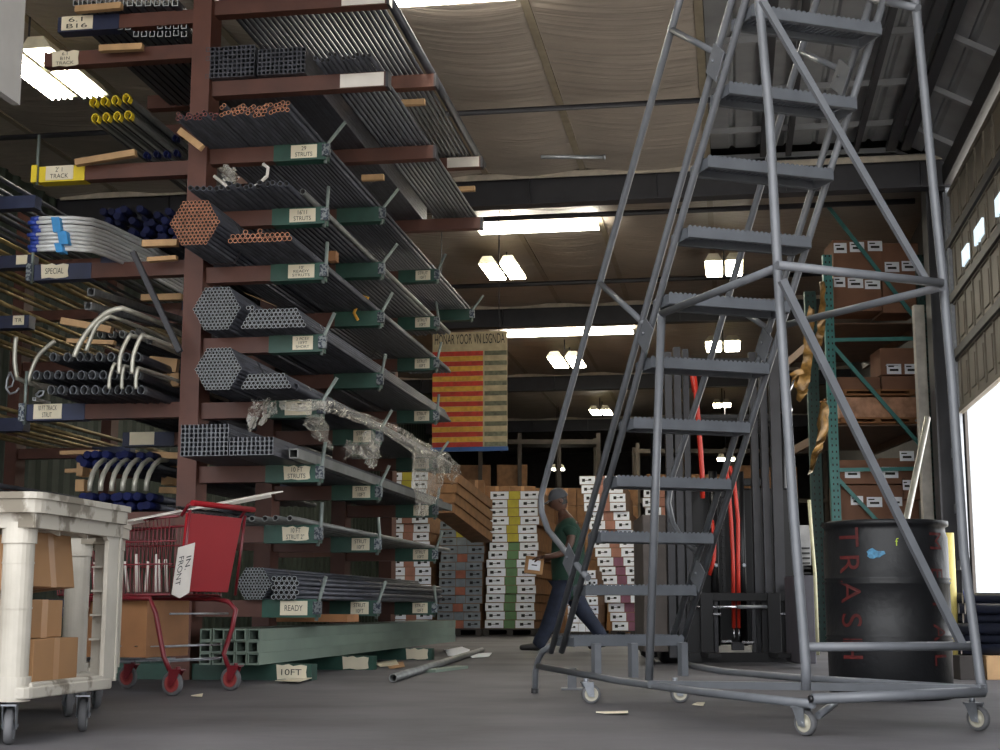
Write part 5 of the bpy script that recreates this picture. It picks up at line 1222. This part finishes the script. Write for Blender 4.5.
# folded charcoal case and cream machine just right of the forklift
t = thing('floor_machine', 'dark box machine with pale slanted edge between forklift and drum', 'machine', fl(808, 668))
c = fl(808, 668); 
mb = MB(); a = at(801, 575, 10.9); b = at(813, 664, 10.9); mb.box(((a.x+b.x)/2+.01, 11.2, b.z/2+a.z/2), (b.x-a.x+.06, .5, a.z-b.z)); mb.build('body', M_fbx, t, bevel=.01)
mb = MB()
for i in range(6): z = at(806, 548-i*0+i*5, 10.9).z; mb.box((at(806,560,10.9).x, 10.93, z), (.07,.02,.012))
mb.build('vent_louvres', M_ink, t)
mb = MB(); mb.box((at(806,545,10.9).x, 11.05, at(806,545,10.9).z), (.09,.2,.3)); mb.build('upper_box', mat('light_grey_box', srgb(150,150,150)), t, bevel=.005)
mb = MB(); mb.tube([at(809,500,10.85), at(812,540,10.85), at(815,575,10.85), at(818,655,10.85)], .013, 8); mb.build('pale_edge', mat('cream_edge', srgb(212,208,170), rough=.5), t)
# items hung on the right mast side
mb = MB(); mb.tube([at(780,372,11.3), at(783,388,11.3), at(790,390,11.3), at(794,380,11.3)], .01, 6); mb.lathe([(.001,-.03),(.035,-.02),(.045,0),(.035,.02)], at(787,409,11.3), V3((0,-1,0)), 14); o = mb.build('work_light', M_chrome, fk)
# ================================================================ pallet rack at right
M_teal = mat('teal_rack', srgb(62,124,122), rough=.5, var=.1)
M_tgr = mat('dark_green_rack', srgb(36,66,62), rough=.5, var=.1)
QY = 17.45
prk = thing('pallet_rack', 'teal perforated pallet rack frame with diagonal braces behind the drum', 'rack', V3((at(832,600,QY).x, QY, 0)))
def qp(x, y, Y=QY): return at(x, y, Y)
def upright(x, yref, Y, m, top=ZC-.7, w=.11):
    X = qp(x, yref, Y).x; mb = MB(); mb.box((X, Y-.035, top/2), (w, .006, top)); mb.box((X-w/2+.003, Y, top/2), (.006, .07, top)); mb.box((X+w/2-.003, Y, top/2), (.006, .07, top))
    mb.m = 1; hb = mb
    z = .2
    while z < top:
        for e in (-1, 1): hb.box((X+e*w*.22, Y-.04, z), (.016, .004, .026))
        z += .1016/1.3
    hb.build('upright', [m, M_ink], prk); return X
X0 = upright(830, 350, QY, M_teal); X1 = upright(924, 350, QY, M_tgr)
upright(815, 450, QY+.5, M_tgr, 4.4, .14)
X2 = upright(830, 350, QY+2.9, M_teal)
def brace(a, b, w=.045):
    d = (b-a).normalized(); mb = MB(); mb.box((a+b)/2, (w, .025, (b-a).length), (d.cross(V3((0,1,0))).normalized(), V3((0,1,0)), d)); mb.build('brace', M_teal, prk)
def qx(X, y): return V3((X, QY, at(830, y, QY).z))
for ya, yb in ((205,325),(345,452),(478,580)): brace(qx(X0+.03, ya), qx(X1-.03, yb))
for y in (204, 340, 470, 600): brace(qx(X0+.03, y), qx(X1-.03, y-1.5))
for y in (322, 424, 528):
    mb = MB(); z = at(860, y, QY).z
    for X in (X0+.02, X1-.02): mb.box((X, QY+1.45, z-.06), (.05, 2.8, .11))
    mb.box(((X0+X1)/2, QY+1.45, z-.01), (X1-X0, 2.8, .015)); mb.build('shelf_level', mat('orange_brown_beam', srgb(96,70,52), rough=.6), prk)
M_cr = mat('reddish_carton', srgb(122,86,66), rough=.75, var=.1, scale=3)
def qbox(x0, x1, y0, y1, label, labs=(), Y=QY+.12, dep=.5, m=None, name='stored_carton'):
    a, b = qp(x0, y1, Y), qp(x1, y0, Y); mb = MB(); mb.box(((a.x+b.x)/2, Y+dep/2, (a.z+b.z)/2), (b.x-a.x, dep, b.z-a.z)); o = mb.build(name, m or M_cr, bevel=.008); tag(o, label, 'carton', 'cartons on the teal pallet rack')
    for (la, lb_, lc, ld) in labs:
        p, q = qp(la, ld, Y-.005), qp(lb_, lc, Y-.005); mb = MB(); mb.box(((p.x+q.x)/2, Y-.004, (p.z+q.z)/2), (q.x-p.x, .004, q.z-p.z)); L_ = mb.build('paper_label', M_cw, o)
        mb = MB(); mb.box(((p.x+q.x)/2, Y-.008, (p.z*.6+q.z*.4)), ((q.x-p.x)*.6, .003, (q.z-p.z)*.22)); mb.box(((p.x*.7+q.x*.3), Y-.008, (p.z*.25+q.z*.75)), ((q.x-p.x)*.4, .003, (q.z-p.z)*.12)); mb.build('printed_mark', M_ink, L_)
    return o
qbox(834,881,240,278,'upper left stored carton with three labels along its top, top shelf of the teal rack', ((834,846.5,243,253),(850,864,242,252),(868,882,241,251)))
qbox(834,881,278,311,'lower left stored carton with three labels, top shelf of the teal rack', ((834,845,277,287),(848,863,278,288),(865,880,280,289)))
qbox(883,918,243,303,'right stored carton with two labels, top shelf of the teal rack', ((885,899,262,272),(902,916,261,271)))
qbox(883,918,303,313,'flat right carton under the tall one, top shelf of the teal rack')
qbox(881,918,348,375,'rounded carton with two labels on the middle shelf of the teal rack', ((887,901,364,374),(905,918,364,374)))
qbox(838,880,377,390,'low left carton on the middle shelf of the teal rack'); qbox(882,918,376,390,'low right carton under the rounded one on the middle shelf of the teal rack', ((886,901,365,366),))
qbox(840,916,397,418,'film-wrapped flat carton between two pallets on the middle shelf', m=mat('wrapped_carton', srgb(170,130,106), rough=.25, var=.2, scale=9))
for y, lab in ((392, 'upper thin pallet on the middle shelf of the teal rack'), (420, 'lower thin pallet on the middle shelf of the teal rack')):
    a, b = qp(839, y+2.5, QY+.1), qp(917, y-2, QY+.1); mb = MB()
    for i in range(5): mb.box(((a.x+b.x)/2, QY+.15+i*.25, b.z), (b.x-a.x, .1, .02)); mb.box(((a.x+b.x)/2, QY+.15+i*.25, a.z), (b.x-a.x, .1, .02))
    for X in (a.x+.06, (a.x+b.x)/2, b.x-.06): mb.box((X, QY+.65, (a.z+b.z)/2), (.07, 1.1, b.z-a.z))
    tag(mb.build('pallet', M_card2), lab, 'pallet')
qbox(840,879,460,484,'left upper carton with label, lowest visible shelf of the teal rack', ((845,860,468,478),)); qbox(880,918,458,484,'right upper carton with label, lowest visible shelf of the teal rack', ((882,898,467,478),(900,914,451,461)))
qbox(840,918,485,526,'wide lower carton with three labels, lowest visible shelf of the teal rack', ((851,863,496,505),(867,882,497,507),(889,902,497,506)))
qbox(905,928,478,500,'small carton at the right end, lowest visible shelf of the teal rack', ((903,911,480,490),(920,927,480,490)), Y=QY-.02, dep=.1)
# torn gold packing film hanging on the rack
M_gold = mat('gold_film', srgb(150,116,64), rough=.3, metal=.15, var=.3, scale=14)
gp = thing('packing_film', 'torn golden-brown packing film hanging between forklift and teal rack', 'film', at(812, 480, 15.2))
def gs(rows, seed, amp=.03):
    rnd = random.Random(seed); mb = MB(); mb.smooth = True; vs = []; nx = len(rows[0])
    R2 = []
    for r in range(len(rows)-1):
        for t in range(4): R2.append([(a[0]+(b[0]-a[0])*t/4, a[1]+(b[1]-a[1])*t/4) for a, b in zip(rows[r], rows[r+1])])
    R2.append(rows[-1])
    for P in R2:
        for x, y in P: vs.append(at(x+rnd.uniform(-1.2,1.2), y, 15.2+rnd.uniform(-1,1)*amp*3))
    mb.add(vs, [(j*nx+i, j*nx+i+1, (j+1)*nx+i+1, (j+1)*nx+i) for j in range(len(R2)-1) for i in range(nx-1)]); mb.build('film_strip', M_gold, gp)
gs([[(820,282),(823,281),(825,283)], [(819,310),(822,310),(825,312)], [(817,330),(820,332),(824,330)], [(812,345),(817,348),(822,346)]], 1)
gs([[(808,305),(812,308),(814,310)], [(804,335),(809,340),(813,338)], [(803,360),(808,365),(812,362)], [(796,385),(803,390),(808,388)], [(797,400),(800,402),(806,396)]], 2)
gs([[(818,420),(822,400),(828,405)], [(817,440),(822,436),(828,430)], [(811,455),(817,452),(822,448)], [(808,475),(812,472),(816,462)]], 3)
gs([[(790,374),(796,370),(803,368)], [(794,388),(799,386),(806,384)]], 4)
# white-ish post and leaning tube
mb = MB(); X = qp(924, 400, 16.6).x; mb.box((X-.02, 16.6, 1.97), (.12,.1,3.94)); o = mb.build('pale_post', mat('pale_post', srgb(196,192,184), rough=.5), bevel=.006); tag(o, 'pale square post standing beside the dark building column', 'post')
mb = MB(); a = at(927.5, 418, 9.3); b = at(899, 555, 8.6); b = b+(b-a)*((b.z-.02)/(a.z-b.z)); mb.pipe(b, a, .02, .15, 12); tag(mb.build('leaning_tube', M_cond), 'bright metal tube leaning up behind the black drum', 'tube')
mb = MB(); c = at(951, 560, 9.6); mb.tube([V3((c.x-.02, 9.6, 0)), V3((c.x-.02, 9.6, at(950,533,9.6).z))], .045, 16); tag(mb.build('yellow_bollard', mat('yellow_bollard', srgb(222,204,120), rough=.5)), 'yellow post just right of the black drum', 'bollard')
# black pipes at the open door
M_bp = mat('black_plastic_pipe', srgb(38,42,56), rough=.35, var=.15); M_bst = mat('blue_strap', srgb(90,110,200), rough=.4)
c0 = fl(972, 684); pu, pv, _ = uvz(c0)
p0 = at(961, 640, 9.5); u00 = uvz(p0)[0]; v00 = uvz(p0)[1]
g3 = 'black pipes stacked at the open door'
src = None; rr = .036
for j in range(6):
    for i in range(5-(j % 2)):
        q = R(u00, v00+(i+.5*(j % 2))*rr*2.05, .152+rr+j*rr*1.8)
        if src is None:
            mb = MB(); mb.pipe(q, q+UD*3.0, rr, .12, 12); src = mb.build('black_pipe', [M_bp, M_white]); tag(src, 'black plastic pipe with white end in the stack at the open door, right edge', 'pipe', g3); q0 = q; l0 = src.location.copy()
        else:
            o = src.copy(); COL.objects.link(o); o.location = l0+(q-q0)+UD*random.uniform(-.04,.04)
for k, (x, lab) in enumerate(((994, 'square wooden skid under the black pipes, pale pine one at right edge'), (967, 'darker wooden skid under the black pipes, just right of the drum'))):
    c = fl(x, 680); mb = MB(); mb.box(V3((c.x+.03, c.y+.32, .075)), (.13,.6,.15)); tag(mb.build('wood_skid', M_wood if k == 0 else M_walld, bevel=.003), lab, 'wood skid')  # first skid pine coloured, second in the dark wall colour
for k, du in enumerate((.08, .34)):
    mb = MB(); P = [R(u00+du, v00-.04, .16), R(u00+du-.02, v00-.045, .3), R(u00+du-.05, v00-.03, .55), R(u00+du, v00+.3, .57)]; mb.tube(P, .006, 6); tag(mb.build('strap', M_white if k else M_bst), ['blue','white'][k]+' strap around the black pipes by the open door', 'strap')
# ================================================================ things on the floor
mb = MB(); a = fl(393, 678, .03); b = fl(482, 650, .03); mb.pipe(a, b, .026, .15, 12); tag(mb.build('loose_pipe', M_pipe_g), 'single grey pipe lying on the floor in front of the carton stacks', 'pipe')
a, b = fl(429, 671, .01), fl(462, 667, .01); mb = MB(); mb.box((a+b)/2, ((b-a).length, .1, .02), ((b-a).normalized(), (b-a).normalized().cross(ZD), ZD)); tag(mb.build('green_scrap', M_greenst), 'flat green metal scrap on the floor beside the loose pipe', 'scrap')
def litter(P, label, m, name='paper_scrap', seed=1):
    rnd = random.Random(seed); vs = [fl(x, y, .004+rnd.uniform(0,.012)) for x, y in P]; vs2 = [v+ZD*.004 for v in vs]; n = len(P)
    mb = MB(); mb.add(vs+vs2, [tuple(range(n))[::-1], tuple(range(n, 2*n))]+[(i, (i+1) % n, n+(i+1) % n, n+i) for i in range(n)]); tag(mb.build(name, m), label, 'litter')
litter([(444,650),(462,647),(470,650),(466,656),(448,656)], 'crumpled clear film on the floor at the end of the green sections', M_cw, seed=1)
litter([(468,654),(492,653),(489,657),(472,658)], 'pale scrap on the floor beyond the loose pipe tip', M_cw, seed=2)
litter([(374,663),(396,660),(399,665),(380,667)], 'pale crumpled scrap beside the orange one on the floor', M_label, seed=3)
litter([(385,664),(403,662),(405,667),(390,669)], 'small orange-brown scrap on the floor left of the loose pipe', M_card, seed=4)
litter([(275,681),(300,678),(316,677),(300,682)], 'torn pale paper on the floor at the foot of the nearest rack', M_label, seed=5)
litter([(692,705),(697,703),(705,703),(703,706)], 'small pale scrap on the floor beside the ladder caster', M_label, seed=6)
litter([(596,712.5),(628,711.5),(628,713),(605,713.6)], 'thin pale strip on the floor in front of the ladder caster', M_label, seed=7)
litter([(191,696),(203,694),(202,697)], 'tiny pale scrap on the floor between the cart wheels', M_label, seed=8)
for k, (x0, y0, x1, y1) in enumerate(((268,668,300,664),(340,657,380,652))): pass
mb = MB(); mb.box(fl(300, 640)*0+ov(318, 618, 9.8), (.5,.3,.05), (UD, VD, ZD)); tag(mb.build('tray_of_scraps', M_card2), 'brown tray of small parts between the wide tubes and the green sections', 'tray')
# ================================================================ light
W = bpy.data.worlds.new('sky'); S.world = W; W.use_nodes = True
bg = W.node_tree.nodes['Background']; bg.inputs[0].default_value = (.95,.97,1.0,1); bg.inputs[1].default_value = 1.35
sd = bpy.data.lights.new('sun', 'SUN'); sd.energy = 4.5; sd.angle = .02; sd.color = (1,.95,.88); so = bpy.data.objects.new('sun', sd); COL.objects.link(so); so.rotation_euler = (math.radians(20), 0, math.radians(12))
S.cycles.max_bounces = 6; S.cycles.diffuse_bounces = 4; S.cycles.glossy_bounces = 3; S.cycles.caustics_reflective = False; S.cycles.caustics_refractive = False
S.cycles.use_denoising = True; S.cycles.sample_clamp_indirect = 6
try: S.cycles.denoising_input_passes = 'RGB_ALBEDO_NORMAL'
except Exception: pass
S.view_settings.view_transform = 'Standard'; S.view_settings.look = 'None'; S.view_settings.gamma = 1; S.view_settings.use_curve_mapping = False
S.view_settings.exposure = 1.75
